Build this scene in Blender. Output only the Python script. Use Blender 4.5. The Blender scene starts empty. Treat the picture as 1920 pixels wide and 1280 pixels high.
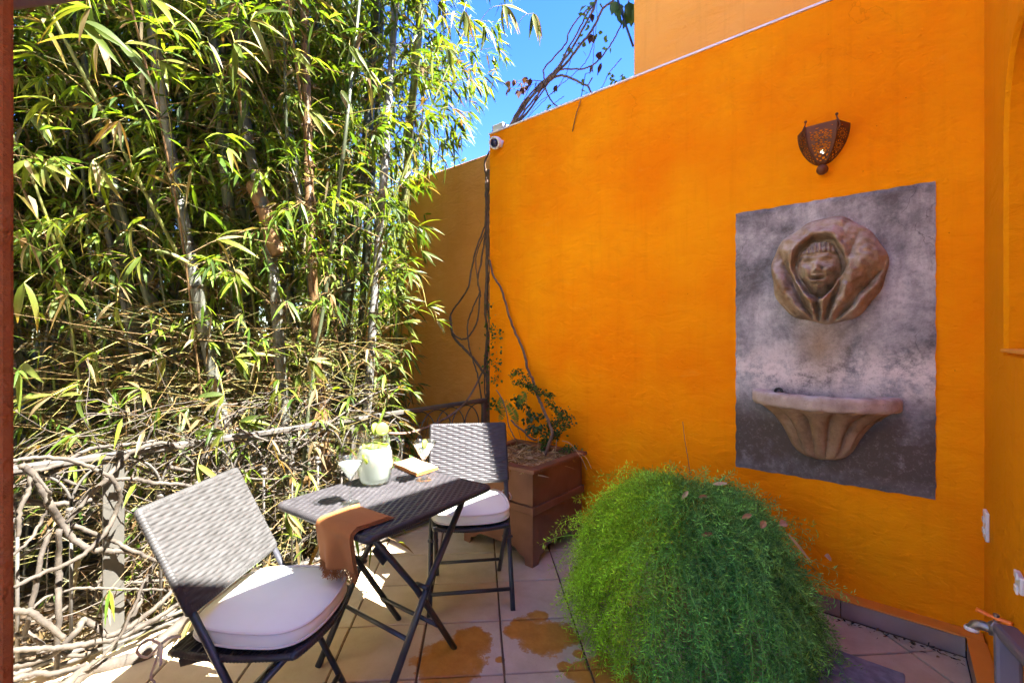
import bpy, math, random
import numpy as np
from mathutils import Vector, Matrix

random.seed(7)
RNG = np.random.default_rng(11)
SC = bpy.context.scene
COL = SC.collection
PI = math.pi

# ------------------------------------------------------------------ camera
EYE = 1.35
YAW = math.radians(40.04)
FPX, CX, HY = 853.3, 960.0, 636.0          # focal length, centre column and horizon row of the 1920 px photograph
cam_d = bpy.data.cameras.new('camera')
cam_d.lens = 16.0
cam_d.sensor_width = 36.0
cam_d.shift_y = -(640.0 - HY) / 1920.0
cam_d.clip_start = 0.05
cam_d.clip_end = 600.0
cam = bpy.data.objects.new('camera', cam_d)
COL.objects.link(cam)
cam.location = (0, 0, EYE)
cam.rotation_euler = (PI / 2, 0, YAW)
SC.camera = cam

# ------------------------------------------------------------------ sky, sun, exposure
SUN_EL, SUN_AZ = 58.0, 20.0                 # azimuth measured from +X (along the wall) towards +Y (behind the wall)
w = bpy.data.worlds.new('World')
SC.world = w
w.use_nodes = True
nt = w.node_tree
nt.nodes.clear()
sky = nt.nodes.new('ShaderNodeTexSky')
sky.sky_type = 'NISHITA'
sky.sun_disc = False
sky.sun_elevation = math.radians(SUN_EL)
sky.sun_rotation = math.radians(90.0 - SUN_AZ)
sky.altitude = 300
sky.air_density = 1.0
sky.dust_density = 0.3
sky.ozone_density = 2.5
bg = nt.nodes.new('ShaderNodeBackground')
bg.inputs['Strength'].default_value = 0.051
wo = nt.nodes.new('ShaderNodeOutputWorld')
hsv = nt.nodes.new('ShaderNodeHueSaturation')       # deep, clear blue of a dry-season sky
hsv.inputs['Hue'].default_value = 0.525
hsv.inputs['Saturation'].default_value = 1.36
nt.links.new(sky.outputs['Color'], hsv.inputs['Color'])
nt.links.new(hsv.outputs['Color'], bg.inputs['Color'])
nt.links.new(bg.outputs['Background'], wo.inputs['Surface'])

sun_d = bpy.data.lights.new('sun', 'SUN')
sun_d.energy = 4.2
sun_d.angle = math.radians(0.5)
sun_d.color = (1.0, 0.95, 0.86)
sun = bpy.data.objects.new('sun', sun_d)
COL.objects.link(sun)
to_sun = Vector((math.cos(math.radians(SUN_EL)) * math.cos(math.radians(SUN_AZ)),
                 math.cos(math.radians(SUN_EL)) * math.sin(math.radians(SUN_AZ)),
                 math.sin(math.radians(SUN_EL))))
sun.rotation_euler = (-to_sun).to_track_quat('-Z', 'Y').to_euler()
sun.location = (3, 1, 8)

vs = SC.view_settings
SC.display_settings.display_device = 'sRGB'
vs.view_transform = 'Standard'
vs.look = 'None'
vs.gamma = 1.0
vs.use_curve_mapping = False
vs.exposure = 3.95
SC.cycles.max_bounces = 8
SC.cycles.diffuse_bounces = 5
SC.cycles.transparent_max_bounces = 12
SC.cycles.use_denoising = True
SC.cycles.use_adaptive_sampling = True
SC.cycles.adaptive_threshold = 0.015
SC.cycles.sample_clamp_indirect = 8.0

# ------------------------------------------------------------------ picking points: a column and row of the photograph met with a plane of the place
CR = (math.cos(YAW), math.sin(YAW))
CF = (-math.sin(YAW), math.cos(YAW))
def cw(x, z, h):
    return Vector((x * CR[0] + z * CF[0], x * CR[1] + z * CF[1], h))
def dep(px, py, z):
    return cw((px - CX) / FPX * z, z, EYE - (py - HY) / FPX * z)
def fl(px, py, h=0.0):
    z = (EYE - h) * FPX / (py - HY)
    return cw((px - CX) / FPX * z, z, h)
def onY(px, py, Y):
    r = (px - CX) / FPX
    z = Y / (r * CR[1] + CF[1])
    return dep(px, py, z)
def onX(px, py, X):
    r = (px - CX) / FPX
    z = X / (r * CR[0] + CF[0])
    return dep(px, py, z)
def proj(P):
    P = np.asarray(P, float)
    x = P[..., 0] * CR[0] + P[..., 1] * CR[1]
    z = P[..., 0] * CF[0] + P[..., 1] * CF[1]
    zz = np.where(np.abs(z) < 1e-4, 1e-4, z)
    return CX + FPX * x / zz, HY - FPX * (P[..., 2] - EYE) / zz, z

# ------------------------------------------------------------------ materials
def new_mat(name):
    m = bpy.data.materials.new(name)
    m.use_nodes = True
    t = m.node_tree
    t.nodes.clear()
    o = t.nodes.new('ShaderNodeOutputMaterial')
    return m, t, o
def N(t, kind, **kw):
    n = t.nodes.new(kind)
    for k, v in kw.items():
        if k.startswith('i_'):
            n.inputs[k[2:].replace('_', ' ')].default_value = v
        else:
            setattr(n, k, v)
    return n
def L(t, a, b):
    t.links.new(a, b)
def rgba(c):
    return (c[0], c[1], c[2], 1.0)
def coords(t, space='Object', scale=(1, 1, 1)):
    tc = N(t, 'ShaderNodeTexCoord')
    mp = N(t, 'ShaderNodeMapping')
    mp.inputs['Scale'].default_value = scale
    L(t, tc.outputs[space], mp.inputs['Vector'])
    return mp.outputs['Vector']
def noise(t, vec, scale, detail=5, rough=0.55, dist=0.0):
    n = N(t, 'ShaderNodeTexNoise')
    n.inputs['Scale'].default_value = scale
    n.inputs['Detail'].default_value = detail
    n.inputs['Roughness'].default_value = rough
    n.inputs['Distortion'].default_value = dist
    L(t, vec, n.inputs['Vector'])
    return n.outputs['Fac']
def ramp(t, fac, stops):
    r = N(t, 'ShaderNodeValToRGB')
    el = r.color_ramp.elements
    while len(el) > 1:
        el.remove(el[0])
    el[0].position = stops[0][0]
    el[0].color = rgba(stops[0][1]) if len(stops[0][1]) == 3 else stops[0][1]
    for p, c in stops[1:]:
        e = el.new(p)
        e.color = rgba(c)
    L(t, fac, r.inputs['Fac'])
    return r.outputs['Color']
def mixc(t, fac, a, b, mode='MIX'):
    m = N(t, 'ShaderNodeMix', data_type='RGBA', blend_type=mode)
    if isinstance(fac, (int, float)):
        m.inputs[0].default_value = fac
    else:
        L(t, fac, m.inputs[0])
    for k, v in ((6, a), (7, b)):
        if isinstance(v, tuple):
            m.inputs[k].default_value = rgba(v)
        else:
            L(t, v, m.inputs[k])
    return m.outputs[2]
def math_n(t, op, a, b=None, clamp=False):
    m = N(t, 'ShaderNodeMath', operation=op, use_clamp=clamp)
    for k, v in ((0, a), (1, b)):
        if v is None:
            continue
        if isinstance(v, (int, float)):
            m.inputs[k].default_value = v
        else:
            L(t, v, m.inputs[k])
    return m.outputs[0]
def bump(t, h, strength, dist, prev=None):
    b = N(t, 'ShaderNodeBump')
    b.inputs['Strength'].default_value = strength
    b.inputs['Distance'].default_value = dist
    L(t, h, b.inputs['Height'])
    if prev is not None:
        L(t, prev, b.inputs['Normal'])
    return b.outputs['Normal']
def pbsdf(t, o, color, rough=0.6, metal=0.0, normal=None, spec=0.5, **kw):
    p = N(t, 'ShaderNodeBsdfPrincipled')
    if isinstance(color, tuple):
        p.inputs['Base Color'].default_value = rgba(color)
    else:
        L(t, color, p.inputs['Base Color'])
    if isinstance(rough, (int, float)):
        p.inputs['Roughness'].default_value = rough
    else:
        L(t, rough, p.inputs['Roughness'])
    p.inputs['Metallic'].default_value = metal
    p.inputs['Specular IOR Level'].default_value = spec
    for k, v in kw.items():
        p.inputs[k.replace('_', ' ')].default_value = v
    if normal is not None:
        L(t, normal, p.inputs['Normal'])
    L(t, p.outputs[0], o.inputs['Surface'])
    return p
def simple(name, c1, c2=None, scale=8.0, rough=0.6, metal=0.0, bmp=0.0, bscale=60.0, bdist=0.004, stretch=(1, 1, 1), spec=0.5, space='Object', **kw):
    m, t, o = new_mat(name)
    v = coords(t, space, stretch)
    col = c1
    if c2 is not None:
        col = ramp(t, noise(t, v, scale), [(0.3, c1), (0.7, c2)])
    nrm = None
    if bmp > 0:
        nrm = bump(t, noise(t, v, bscale), bmp, bdist)
    pbsdf(t, o, col, rough, metal, nrm, spec, **kw)
    return m

M = {}
def stucco(name, c_main, c_alt, c_worn, seam=0.0):
    m, t, o = new_mat(name)
    v = coords(t)
    big = noise(t, v, 1.3, 4, 0.6)
    col = ramp(t, big, [(0.36, c_main), (0.64, c_alt)])
    # thin worn scuffs and small chips
    vs_ = coords(t, 'Object', (1.0, 1.0, 3.2))
    sc = noise(t, vs_, 5.0, 9, 0.72, 0.6)
    col = mixc(t, math_n(t, 'MULTIPLY', ramp(t, sc, [(0.60, (0, 0, 0)), (0.74, (1, 1, 1))]), 0.35), col, c_worn)
    chip = N(t, 'ShaderNodeTexVoronoi')
    chip.inputs['Scale'].default_value = 9.0
    L(t, v, chip.inputs['Vector'])
    ch = ramp(t, chip.outputs['Distance'], [(0.018, (1, 1, 1)), (0.03, (0, 0, 0))])
    col = mixc(t, math_n(t, 'MULTIPLY', ch, 0.55), col, tuple(x * 0.4 for x in c_main))
    # rain streaks and sparse hairline cracks
    stk = noise(t, coords(t, 'Object', (9.0, 9.0, 0.55)), 2.2, 7, 0.68)
    col = mixc(t, math_n(t, 'MULTIPLY', ramp(t, stk, [(0.52, (0, 0, 0)), (0.72, (1, 1, 1))]), 0.16), col, tuple(x * 0.62 for x in c_main))
    vor = N(t, 'ShaderNodeTexVoronoi', feature='DISTANCE_TO_EDGE')
    vor.inputs['Scale'].default_value = 1.1
    wob = N(t, 'ShaderNodeTexNoise')
    wob.inputs['Scale'].default_value = 3.0
    wob.inputs['Detail'].default_value = 7.0
    L(t, v, wob.inputs['Vector'])
    mad = N(t, 'ShaderNodeVectorMath', operation='MULTIPLY_ADD')
    L(t, wob.outputs['Color'], mad.inputs[0])
    mad.inputs[1].default_value = (0.6, 0.6, 0.6)
    L(t, v, mad.inputs[2])
    L(t, mad.outputs[0], vor.inputs['Vector'])
    crk = math_n(t, 'MULTIPLY', ramp(t, vor.outputs['Distance'], [(0.0, (1, 1, 1)), (0.0028, (0, 0, 0))]), ramp(t, noise(t, v, 0.9, 2), [(0.58, (0, 0, 0)), (0.68, (1, 1, 1))]))
    col = mixc(t, math_n(t, 'MULTIPLY', crk, 0.22), col, tuple(x * 0.3 for x in c_main))
    fine = noise(t, v, 85.0, 7, 0.66)
    trowel = noise(t, coords(t, 'Object', (1.0, 1.0, 2.2)), 5.0, 8, 0.62, 0.5)
    n1 = bump(t, trowel, 0.75, 0.026)
    n2 = bump(t, fine, 0.5, 0.0045, n1)
    lump = noise(t, v, 24.0, 3, 0.5)
    n2 = bump(t, ramp(t, lump, [(0.62, (0, 0, 0)), (0.70, (1, 1, 1))]), 0.5, 0.004, n2)
    n3 = bump(t, ramp(t, chip.outputs['Distance'], [(0.0, (0, 0, 0)), (0.05, (1, 1, 1))]), 0.5, 0.004, n2)
    pbsdf(t, o, col, 0.9, 0.0, n3, 0.06)
    return m
M['orange'] = stucco('orange_stucco', (0.87, 0.235, 0.002), (0.92, 0.335, 0.004), (0.95, 0.42, 0.04))
M['orange_side'] = stucco('side_orange_stucco', (0.84, 0.29, 0.003), (0.86, 0.31, 0.004), (0.90, 0.36, 0.02))
M['orange_shaded'] = stucco('shaded_orange_stucco', (0.78, 0.36, 0.09), (0.70, 0.30, 0.06), (0.80, 0.44, 0.16))  # the same wall orange, dulled in the colour to stand for shade
M['upper'] = stucco('upper_orange_stucco', (0.88, 0.38, 0.06), (0.89, 0.41, 0.08), (0.91, 0.48, 0.15))
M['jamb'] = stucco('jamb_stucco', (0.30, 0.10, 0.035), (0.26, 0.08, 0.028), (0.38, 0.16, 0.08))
M['cream'] = stucco('cream_stucco', (0.80, 0.70, 0.56), (0.76, 0.66, 0.52), (0.84, 0.76, 0.64))
M['kerb'] = simple('kerb_cement', (0.26, 0.17, 0.13), (0.36, 0.26, 0.21), 6.0, 0.75, bmp=0.3, bscale=50)
M['kerb_top'] = simple('kerb_top_orange', (0.72, 0.26, 0.03), (0.66, 0.22, 0.02), 9.0, 0.6, bmp=0.2, bscale=80)
M['soil'] = simple('garden_soil', (0.05, 0.033, 0.02), (0.10, 0.07, 0.04), 3.0, 0.95, bmp=0.9, bscale=18, bdist=0.05)
M['grout'] = simple('grout', (0.10, 0.062, 0.035), (0.22, 0.13, 0.06), 8.0, 0.9, bmp=0.3, bscale=90)
M['iron'] = simple('painted_iron', (0.055, 0.049, 0.043), (0.085, 0.078, 0.07), 14.0, 0.55, bmp=0.25, bscale=70, bdist=0.002)
M['post'] = simple('post_paint', (0.050, 0.047, 0.041), (0.065, 0.062, 0.054), 9.0, 0.6, bmp=0.2, bscale=60, bdist=0.002)
M['dry_vine'] = simple('dry_vine_bark', (0.068, 0.056, 0.043), (0.030, 0.023, 0.018), 22.0, 0.8, bmp=0.5, bscale=90, bdist=0.003)
M['straw'] = simple('straw', (0.36, 0.27, 0.14), (0.30, 0.20, 0.10), 12.0, 0.8)
M['vine_bark'] = simple('vine_bark', (0.09, 0.055, 0.038), (0.17, 0.115, 0.085), 26.0, 0.8, bmp=0.5, bscale=120, bdist=0.003)
M['rust'] = simple('rusty_steel', (0.15, 0.062, 0.034), (0.24, 0.115, 0.07), 5.0, 0.5, 0.35, bmp=0.3, bscale=45, bdist=0.002)
M['rust_lamp'] = simple('lamp_rust', (0.16, 0.055, 0.02), (0.09, 0.03, 0.013), 18.0, 0.6, 0.3, bmp=0.3, bscale=160, bdist=0.001)
M['wicker'] = simple('dark_wicker', (0.022, 0.020, 0.023), (0.036, 0.034, 0.038), 26.0, 0.4, spec=0.4)
M['wicker_grey'] = simple('grey_wicker', (0.030, 0.029, 0.029), (0.048, 0.047, 0.048), 26.0, 0.5, spec=0.3)
M['steel'] = simple('black_steel', (0.020, 0.021, 0.027), (0.034, 0.035, 0.044), 20.0, 0.38, spec=0.55)
M['cushion'] = simple('cream_canvas', (0.69, 0.725, 0.69), (0.74, 0.775, 0.74), 7.0, 0.85, bmp=0.16, bscale=420, bdist=0.001)
M['piping'] = simple('cream_piping', (0.66, 0.64, 0.62), None, 7.0, 0.8)
M['napkin'] = simple('rust_linen', (0.26, 0.092, 0.022), (0.31, 0.118, 0.03), 9.0, 0.9, bmp=0.4, bscale=330, bdist=0.0012)
M['white_plastic'] = simple('white_plastic', (0.78, 0.77, 0.75), None, 5.0, 0.35)
M['blue_lens'] = simple('blue_lens', (0.015, 0.018, 0.07), None, 5.0, 0.12)
M['grey_box'] = simple('grey_box_paint', (0.30, 0.31, 0.28), (0.36, 0.36, 0.33), 9, 0.6)
M['brass'] = simple('grey_brass', (0.22, 0.19, 0.16), (0.34, 0.31, 0.27), 40.0, 0.42, 0.8, bmp=0.2, bscale=120, bdist=0.001)
M['orange_enamel'] = simple('orange_enamel', (0.86, 0.20, 0.01), None, 5.0, 0.35)
M['slate'] = simple('slate_stone', (0.12, 0.125, 0.145), (0.24, 0.25, 0.28), 30.0, 0.7, bmp=0.4, bscale=55, bdist=0.004)
M['black_rubber'] = simple('black_rubber', (0.02, 0.02, 0.022), None, 5.0, 0.5)
M['timber'] = simple('dark_timber', (0.10, 0.055, 0.03), (0.16, 0.09, 0.05), 4.0, 0.7, bmp=0.4, bscale=20, stretch=(1, 1, 6))
M['grey_metal'] = simple('grey_painted_metal', (0.095, 0.075, 0.085), (0.11, 0.09, 0.10), 9.0, 0.55)
M['terracotta'] = simple('terracotta', (0.30, 0.12, 0.06), (0.38, 0.17, 0.09), 9.0, 0.8)
M['mulch'] = simple('mulch', (0.16, 0.10, 0.05), (0.36, 0.25, 0.13), 40.0, 0.9, bmp=0.9, bscale=60, bdist=0.02)

def leafy(name, transl=0.45, rough=0.45, spec=0.4, attr='col'):
    m, t, o = new_mat(name)
    a = N(t, 'ShaderNodeAttribute')
    a.attribute_name = attr
    p = N(t, 'ShaderNodeBsdfPrincipled')
    p.inputs['Roughness'].default_value = rough
    p.inputs['Specular IOR Level'].default_value = spec
    L(t, a.outputs['Color'], p.inputs['Base Color'])
    tr = N(t, 'ShaderNodeBsdfTranslucent')
    warm = mixc(t, 1.0, a.outputs['Color'], (1.5, 1.45, 0.5), 'MULTIPLY')
    L(t, warm, tr.inputs['Color'])
    mx = N(t, 'ShaderNodeMixShader')
    mx.inputs[0].default_value = transl
    L(t, p.outputs[0], mx.inputs[1])
    L(t, tr.outputs[0], mx.inputs[2])
    L(t, mx.outputs[0], o.inputs['Surface'])
    return m
M['leaf'] = leafy('bamboo_leaf', 0.48, 0.5, 0.3)
M['small_leaf'] = leafy('small_leaf', 0.32, 0.5, 0.3)
M['needle'] = leafy('needle_leaf', 0.28, 0.45, 0.35)
M['twig'] = leafy('bamboo_twig', 0.0, 0.6, 0.3)
M['dead_leaf'] = leafy('dead_leaf', 0.25, 0.75, 0.15)

def culm_mat(name, c1, c2, c3):
    m, t, o = new_mat(name)
    v = coords(t, 'Object', (1, 1, 0.25))
    col = ramp(t, noise(t, v, 11.0, 6, 0.6), [(0.28, c1), (0.5, c2), (0.75, c3)])
    streak = noise(t, coords(t, 'Object', (1, 1, 0.06)), 70.0, 3)
    col = mixc(t, math_n(t, 'MULTIPLY', ramp(t, streak, [(0.5, (0, 0, 0)), (0.75, (1, 1, 1))]), 0.35), col, tuple(x * 0.45 for x in c1))
    a = N(t, 'ShaderNodeAttribute')
    a.attribute_name = 'col'                     # ring scars and sheath stains at the joints of the stalk
    col = mixc(t, 1.0, col, a.outputs['Color'], 'MULTIPLY')
    pbsdf(t, o, col, 0.48, 0.0, bump(t, streak, 0.2, 0.002), 0.4)
    return m
M['culm_grey'] = culm_mat('culm_grey', (0.0550, 0.0578, 0.0440), (0.0908, 0.0935, 0.0798), (0.1375, 0.1375, 0.1210))
M['culm_green'] = culm_mat('culm_green', (0.0303, 0.0413, 0.0193), (0.0523, 0.0660, 0.0330), (0.0880, 0.0963, 0.0605))
M['culm_dark'] = culm_mat('culm_dark', (0.0165, 0.0231, 0.0110), (0.0275, 0.0385, 0.0193), (0.0495, 0.0578, 0.0330))
M['culm_tan'] = culm_mat('culm_tan', (0.0660, 0.0330, 0.0132), (0.1155, 0.0660, 0.0275), (0.1705, 0.1155, 0.0550))
M['culm_yellow'] = culm_mat('culm_yellow', (0.0550, 0.0715, 0.0110), (0.0990, 0.1155, 0.0165), (0.1485, 0.1485, 0.0495))
M['culm_white'] = culm_mat('culm_white', (0.0990, 0.1018, 0.0935), (0.1540, 0.1568, 0.1513), (0.2090, 0.2090, 0.2008))

# tiles: pale pink terracotta with wet yellow-brown stains of their own outline
def tile_mat():
    m, t, o = new_mat('terrace_tile')
    tc = N(t, 'ShaderNodeTexCoord')
    v = tc.outputs['Object']
    oi = N(t, 'ShaderNodeObjectInfo')
    base = ramp(t, noise(t, v, 5.0, 7, 0.62), [(0.25, (0.39, 0.31, 0.195)), (0.55, (0.54, 0.455, 0.31)), (0.8, (0.63, 0.55, 0.41))])
    base = mixc(t, oi.outputs['Random'], base, mixc(t, 0.22, base, (0.50, 0.30, 0.18)))
    # wet patches: each a puddle with its own centre and size on the terrace, outline roughened by noise
    val = None
    for px, py, R_ in ((845, 1232, 0.135), (880, 1205, 0.10), (806, 1238, 0.06), (835, 1262, 0.10), (985, 1178, 0.085), (1020, 1192, 0.12), (1050, 1186, 0.09), (1009, 1156, 0.045), (1078, 1262, 0.04), (1135, 1272, 0.13), (1190, 1290, 0.14), (1060, 1250, 0.03), (938, 1235, 0.02), (1085, 1225, 0.03), (870, 1290, 0.02), (1240, 1300, 0.1)):
        c = fl(px, py)
        d = N(t, 'ShaderNodeVectorMath', operation='DISTANCE')
        L(t, v, d.inputs[0])
        d.inputs[1].default_value = (c.x, c.y, 0)
        q = math_n(t, 'SUBTRACT', 1.0, math_n(t, 'DIVIDE', d.outputs['Value'], R_ * 2.0))
        val = q if val is None else math_n(t, 'MAXIMUM', val, q)
    edge = math_n(t, 'ADD', val, math_n(t, 'MULTIPLY', math_n(t, 'SUBTRACT', noise(t, v, 9.0, 8, 0.68), 0.5), 1.05))
    wet = ramp(t, edge, [(0.45, (0, 0, 0)), (0.475, (0.7, 0.7, 0.7)), (0.58, (1, 1, 1))])
    och = ramp(t, noise(t, v, 16.0, 7, 0.65), [(0.25, (0.36, 0.155, 0.018)), (0.75, (0.54, 0.255, 0.04))])
    col = mixc(t, wet, base, och)
    speck = noise(t, v, 120.0, 4, 0.6)
    col = mixc(t, math_n(t, 'MULTIPLY', ramp(t, speck, [(0.62, (0, 0, 0)), (0.72, (1, 1, 1))]), 0.35), col, (0.2, 0.12, 0.07))
    rough = math_n(t, 'SUBTRACT', 0.55, math_n(t, 'MULTIPLY', wet, 0.12))
    n = bump(t, noise(t, v, 30.0, 6), 0.25, 0.004)
    pbsdf(t, o, col, rough, 0.0, n, 0.35)
    return m
M['tile'] = tile_mat()

# cement fountain panel: grey lilac wash with blooms, dark stains and cracks
def plaque_mat():
    m, t, o = new_mat('fountain_cement')
    v = coords(t)
    b = noise(t, v, 2.6, 12, 0.70, 0.25)
    col = ramp(t, b, [(0.38, (0.09, 0.085, 0.09)), (0.46, (0.19, 0.19, 0.215)), (0.54, (0.34, 0.335, 0.37)), (0.65, (0.56, 0.55, 0.585))])
    drip = noise(t, coords(t, 'Object', (7, 1, 1.1)), 2.4, 8, 0.7)
    col = mixc(t, math_n(t, 'MULTIPLY', ramp(t, drip, [(0.45, (0, 0, 0)), (0.75, (1, 1, 1))]), 0.5), col, (0.11, 0.10, 0.115))
    sep = N(t, 'ShaderNodeSeparateXYZ')
    L(t, v, sep.inputs[0])
    # lime bloom in a band above the basin
    zz = math_n(t, 'SUBTRACT', sep.outputs['Z'], 0.55)
    band = math_n(t, 'SUBTRACT', 1.0, math_n(t, 'MULTIPLY', math_n(t, 'ABSOLUTE', zz), 5.5), True)
    bl = math_n(t, 'MULTIPLY', band, ramp(t, noise(t, v, 6.5, 12, 0.8), [(0.43, (0, 0, 0)), (0.55, (1, 1, 1))]))
    col = mixc(t, math_n(t, 'MULTIPLY', bl, 1.25, True), col, (0.66, 0.60, 0.60))
    # brown water run below the mask
    xr = math_n(t, 'SUBTRACT', 1.0, math_n(t, 'MULTIPLY', math_n(t, 'ABSOLUTE', math_n(t, 'SUBTRACT', sep.outputs['X'], -0.02)), 7.0), True)
    zr = math_n(t, 'SUBTRACT', 1.0, math_n(t, 'MULTIPLY', math_n(t, 'ABSOLUTE', math_n(t, 'SUBTRACT', sep.outputs['Z'], 0.68)), 4.5), True)
    run = math_n(t, 'MULTIPLY', math_n(t, 'MULTIPLY', xr, zr), 1.1, True)
    col = mixc(t, run, col, (0.32, 0.24, 0.17))
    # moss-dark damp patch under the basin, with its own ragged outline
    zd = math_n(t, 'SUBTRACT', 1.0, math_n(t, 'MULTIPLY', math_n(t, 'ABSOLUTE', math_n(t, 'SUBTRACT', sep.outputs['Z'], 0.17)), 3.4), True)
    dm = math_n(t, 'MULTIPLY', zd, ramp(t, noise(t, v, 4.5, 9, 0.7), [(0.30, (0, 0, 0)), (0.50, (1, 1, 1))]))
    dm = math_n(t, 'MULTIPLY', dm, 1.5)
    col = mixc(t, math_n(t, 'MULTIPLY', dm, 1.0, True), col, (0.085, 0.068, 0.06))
    grit = noise(t, v, 55.0, 9, 0.8)
    col = mixc(t, math_n(t, 'MULTIPLY', ramp(t, grit, [(0.40, (1, 1, 1)), (0.5, (0, 0, 0))]), 0.28), col, (0.09, 0.08, 0.085))
    col = mixc(t, math_n(t, 'MULTIPLY', ramp(t, grit, [(0.53, (0, 0, 0)), (0.64, (1, 1, 1))]), 0.14), col, (0.66, 0.62, 0.63))
    # hair cracks
    vor = N(t, 'ShaderNodeTexVoronoi', feature='DISTANCE_TO_EDGE')
    vor.inputs['Scale'].default_value = 3.2
    wob = N(t, 'ShaderNodeTexNoise')
    wob.inputs['Scale'].default_value = 7.0
    wob.inputs['Detail'].default_value = 6.0
    L(t, v, wob.inputs['Vector'])
    add = N(t, 'ShaderNodeVectorMath', operation='MULTIPLY_ADD')
    L(t, wob.outputs['Color'], add.inputs[0])
    add.inputs[1].default_value = (0.22, 0.22, 0.22)
    L(t, v, add.inputs[2])
    L(t, add.outputs[0], vor.inputs['Vector'])
    cr = ramp(t, vor.outputs['Distance'], [(0.0, (1, 1, 1)), (0.006, (0, 0, 0))])
    crm = math_n(t, 'MULTIPLY', cr, ramp(t, noise(t, v, 1.8, 3), [(0.5, (0, 0, 0)), (0.65, (1, 1, 1))]))
    col = mixc(t, math_n(t, 'MULTIPLY', crm, 0.75), col, (0.05, 0.04, 0.045))
    n = bump(t, noise(t, v, 40.0, 7), 0.3, 0.004)
    n = bump(t, crm, -0.5, 0.004, n)
    pbsdf(t, o, col, 0.8, 0.0, n, 0.25)
    return m
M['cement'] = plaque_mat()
def stone_mat(name, c1, c2, c3, pit):
    m, t, o = new_mat(name)
    v = coords(t)
    col = ramp(t, noise(t, v, 7.0, 8, 0.65), [(0.28, c1), (0.5, c2), (0.74, c3)])
    pits = noise(t, v, 120.0, 5, 0.7)
    col = mixc(t, math_n(t, 'MULTIPLY', ramp(t, pits, [(0.60, (0, 0, 0)), (0.70, (1, 1, 1))]), 0.6), col, tuple(x * 0.3 for x in c1))
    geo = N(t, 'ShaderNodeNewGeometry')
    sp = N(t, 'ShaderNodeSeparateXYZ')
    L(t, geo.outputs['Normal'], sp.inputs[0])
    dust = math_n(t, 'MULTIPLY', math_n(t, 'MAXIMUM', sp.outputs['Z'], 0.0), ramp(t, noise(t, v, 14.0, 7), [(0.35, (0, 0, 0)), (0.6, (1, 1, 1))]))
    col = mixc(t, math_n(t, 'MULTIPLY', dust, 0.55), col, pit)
    n = bump(t, noise(t, v, 26.0, 10, 0.7), 0.6, 0.016)
    n = bump(t, pits, 0.45, 0.004, n)
    pbsdf(t, o, col, 0.82, 0.0, n, 0.25)
    return m
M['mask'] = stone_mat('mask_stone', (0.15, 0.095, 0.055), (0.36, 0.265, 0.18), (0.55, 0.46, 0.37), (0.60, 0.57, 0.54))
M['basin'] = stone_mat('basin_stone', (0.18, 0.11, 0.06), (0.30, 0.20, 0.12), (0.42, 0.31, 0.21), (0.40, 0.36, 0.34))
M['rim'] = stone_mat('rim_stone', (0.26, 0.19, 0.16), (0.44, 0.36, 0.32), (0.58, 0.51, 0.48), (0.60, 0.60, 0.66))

def glass_mat():
    m, t, o = new_mat('clear_glass')                 # thin-walled glass: see-through with a mirror sheen that grows at the rims
    tp = N(t, 'ShaderNodeBsdfTransparent')
    tp.inputs['Color'].default_value = (0.93, 0.95, 0.94, 1)
    gl = N(t, 'ShaderNodeBsdfGlossy')
    gl.inputs['Roughness'].default_value = 0.04
    lw = N(t, 'ShaderNodeLayerWeight')
    lw.inputs['Blend'].default_value = 0.5
    mx = N(t, 'ShaderNodeMixShader')
    L(t, math_n(t, 'ADD', math_n(t, 'MULTIPLY', math_n(t, 'POWER', lw.outputs['Facing'], 3.0), 0.75), 0.06, True), mx.inputs[0])
    L(t, tp.outputs[0], mx.inputs[1]); L(t, gl.outputs[0], mx.inputs[2])
    L(t, mx.outputs[0], o.inputs['Surface'])
    return m
M['glass'] = glass_mat()
def drink_mat():
    m, t, o = new_mat('cloudy_drink')
    p = N(t, 'ShaderNodeBsdfPrincipled')
    p.inputs['Base Color'].default_value = (0.62, 0.65, 0.62, 1)
    p.inputs['Roughness'].default_value = 0.25
    tr = N(t, 'ShaderNodeBsdfTranslucent')
    tr.inputs['Color'].default_value = (0.66, 0.69, 0.66, 1)
    tp = N(t, 'ShaderNodeBsdfTransparent')
    tp.inputs['Color'].default_value = (0.95, 0.97, 0.95, 1)
    a = N(t, 'ShaderNodeMixShader')
    a.inputs[0].default_value = 0.5
    L(t, p.outputs[0], a.inputs[1]); L(t, tr.outputs[0], a.inputs[2])
    b = N(t, 'ShaderNodeMixShader')
    b.inputs[0].default_value = 0.18
    L(t, a.outputs[0], b.inputs[1]); L(t, tp.outputs[0], b.inputs[2])
    L(t, b.outputs[0], o.inputs['Surface'])
    return m
M['drink'] = drink_mat()
M['lime_skin'] = simple('lime_skin', (0.16, 0.23, 0.01), (0.22, 0.28, 0.02), 20, 0.4)
def lime_flesh():
    m, t, o = new_mat('lime_flesh')
    p = N(t, 'ShaderNodeBsdfPrincipled')
    p.inputs['Base Color'].default_value = (0.36, 0.42, 0.10, 1)
    p.inputs['Roughness'].default_value = 0.3
    tr = N(t, 'ShaderNodeBsdfTranslucent')
    tr.inputs['Color'].default_value = (0.42, 0.50, 0.10, 1)
    a = N(t, 'ShaderNodeMixShader')
    a.inputs[0].default_value = 0.4
    L(t, p.outputs[0], a.inputs[1]); L(t, tr.outputs[0], a.inputs[2])
    L(t, a.outputs[0], o.inputs['Surface'])
    return m
M['lime_flesh'] = lime_flesh()
def bulb_mat():
    m, t, o = new_mat('lit_bulb')
    e = N(t, 'ShaderNodeEmission')
    e.inputs['Color'].default_value = (1.0, 0.86, 0.55, 1)
    e.inputs['Strength'].default_value = 0.35
    L(t, e.outputs[0], o.inputs['Surface'])
    return m
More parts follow.
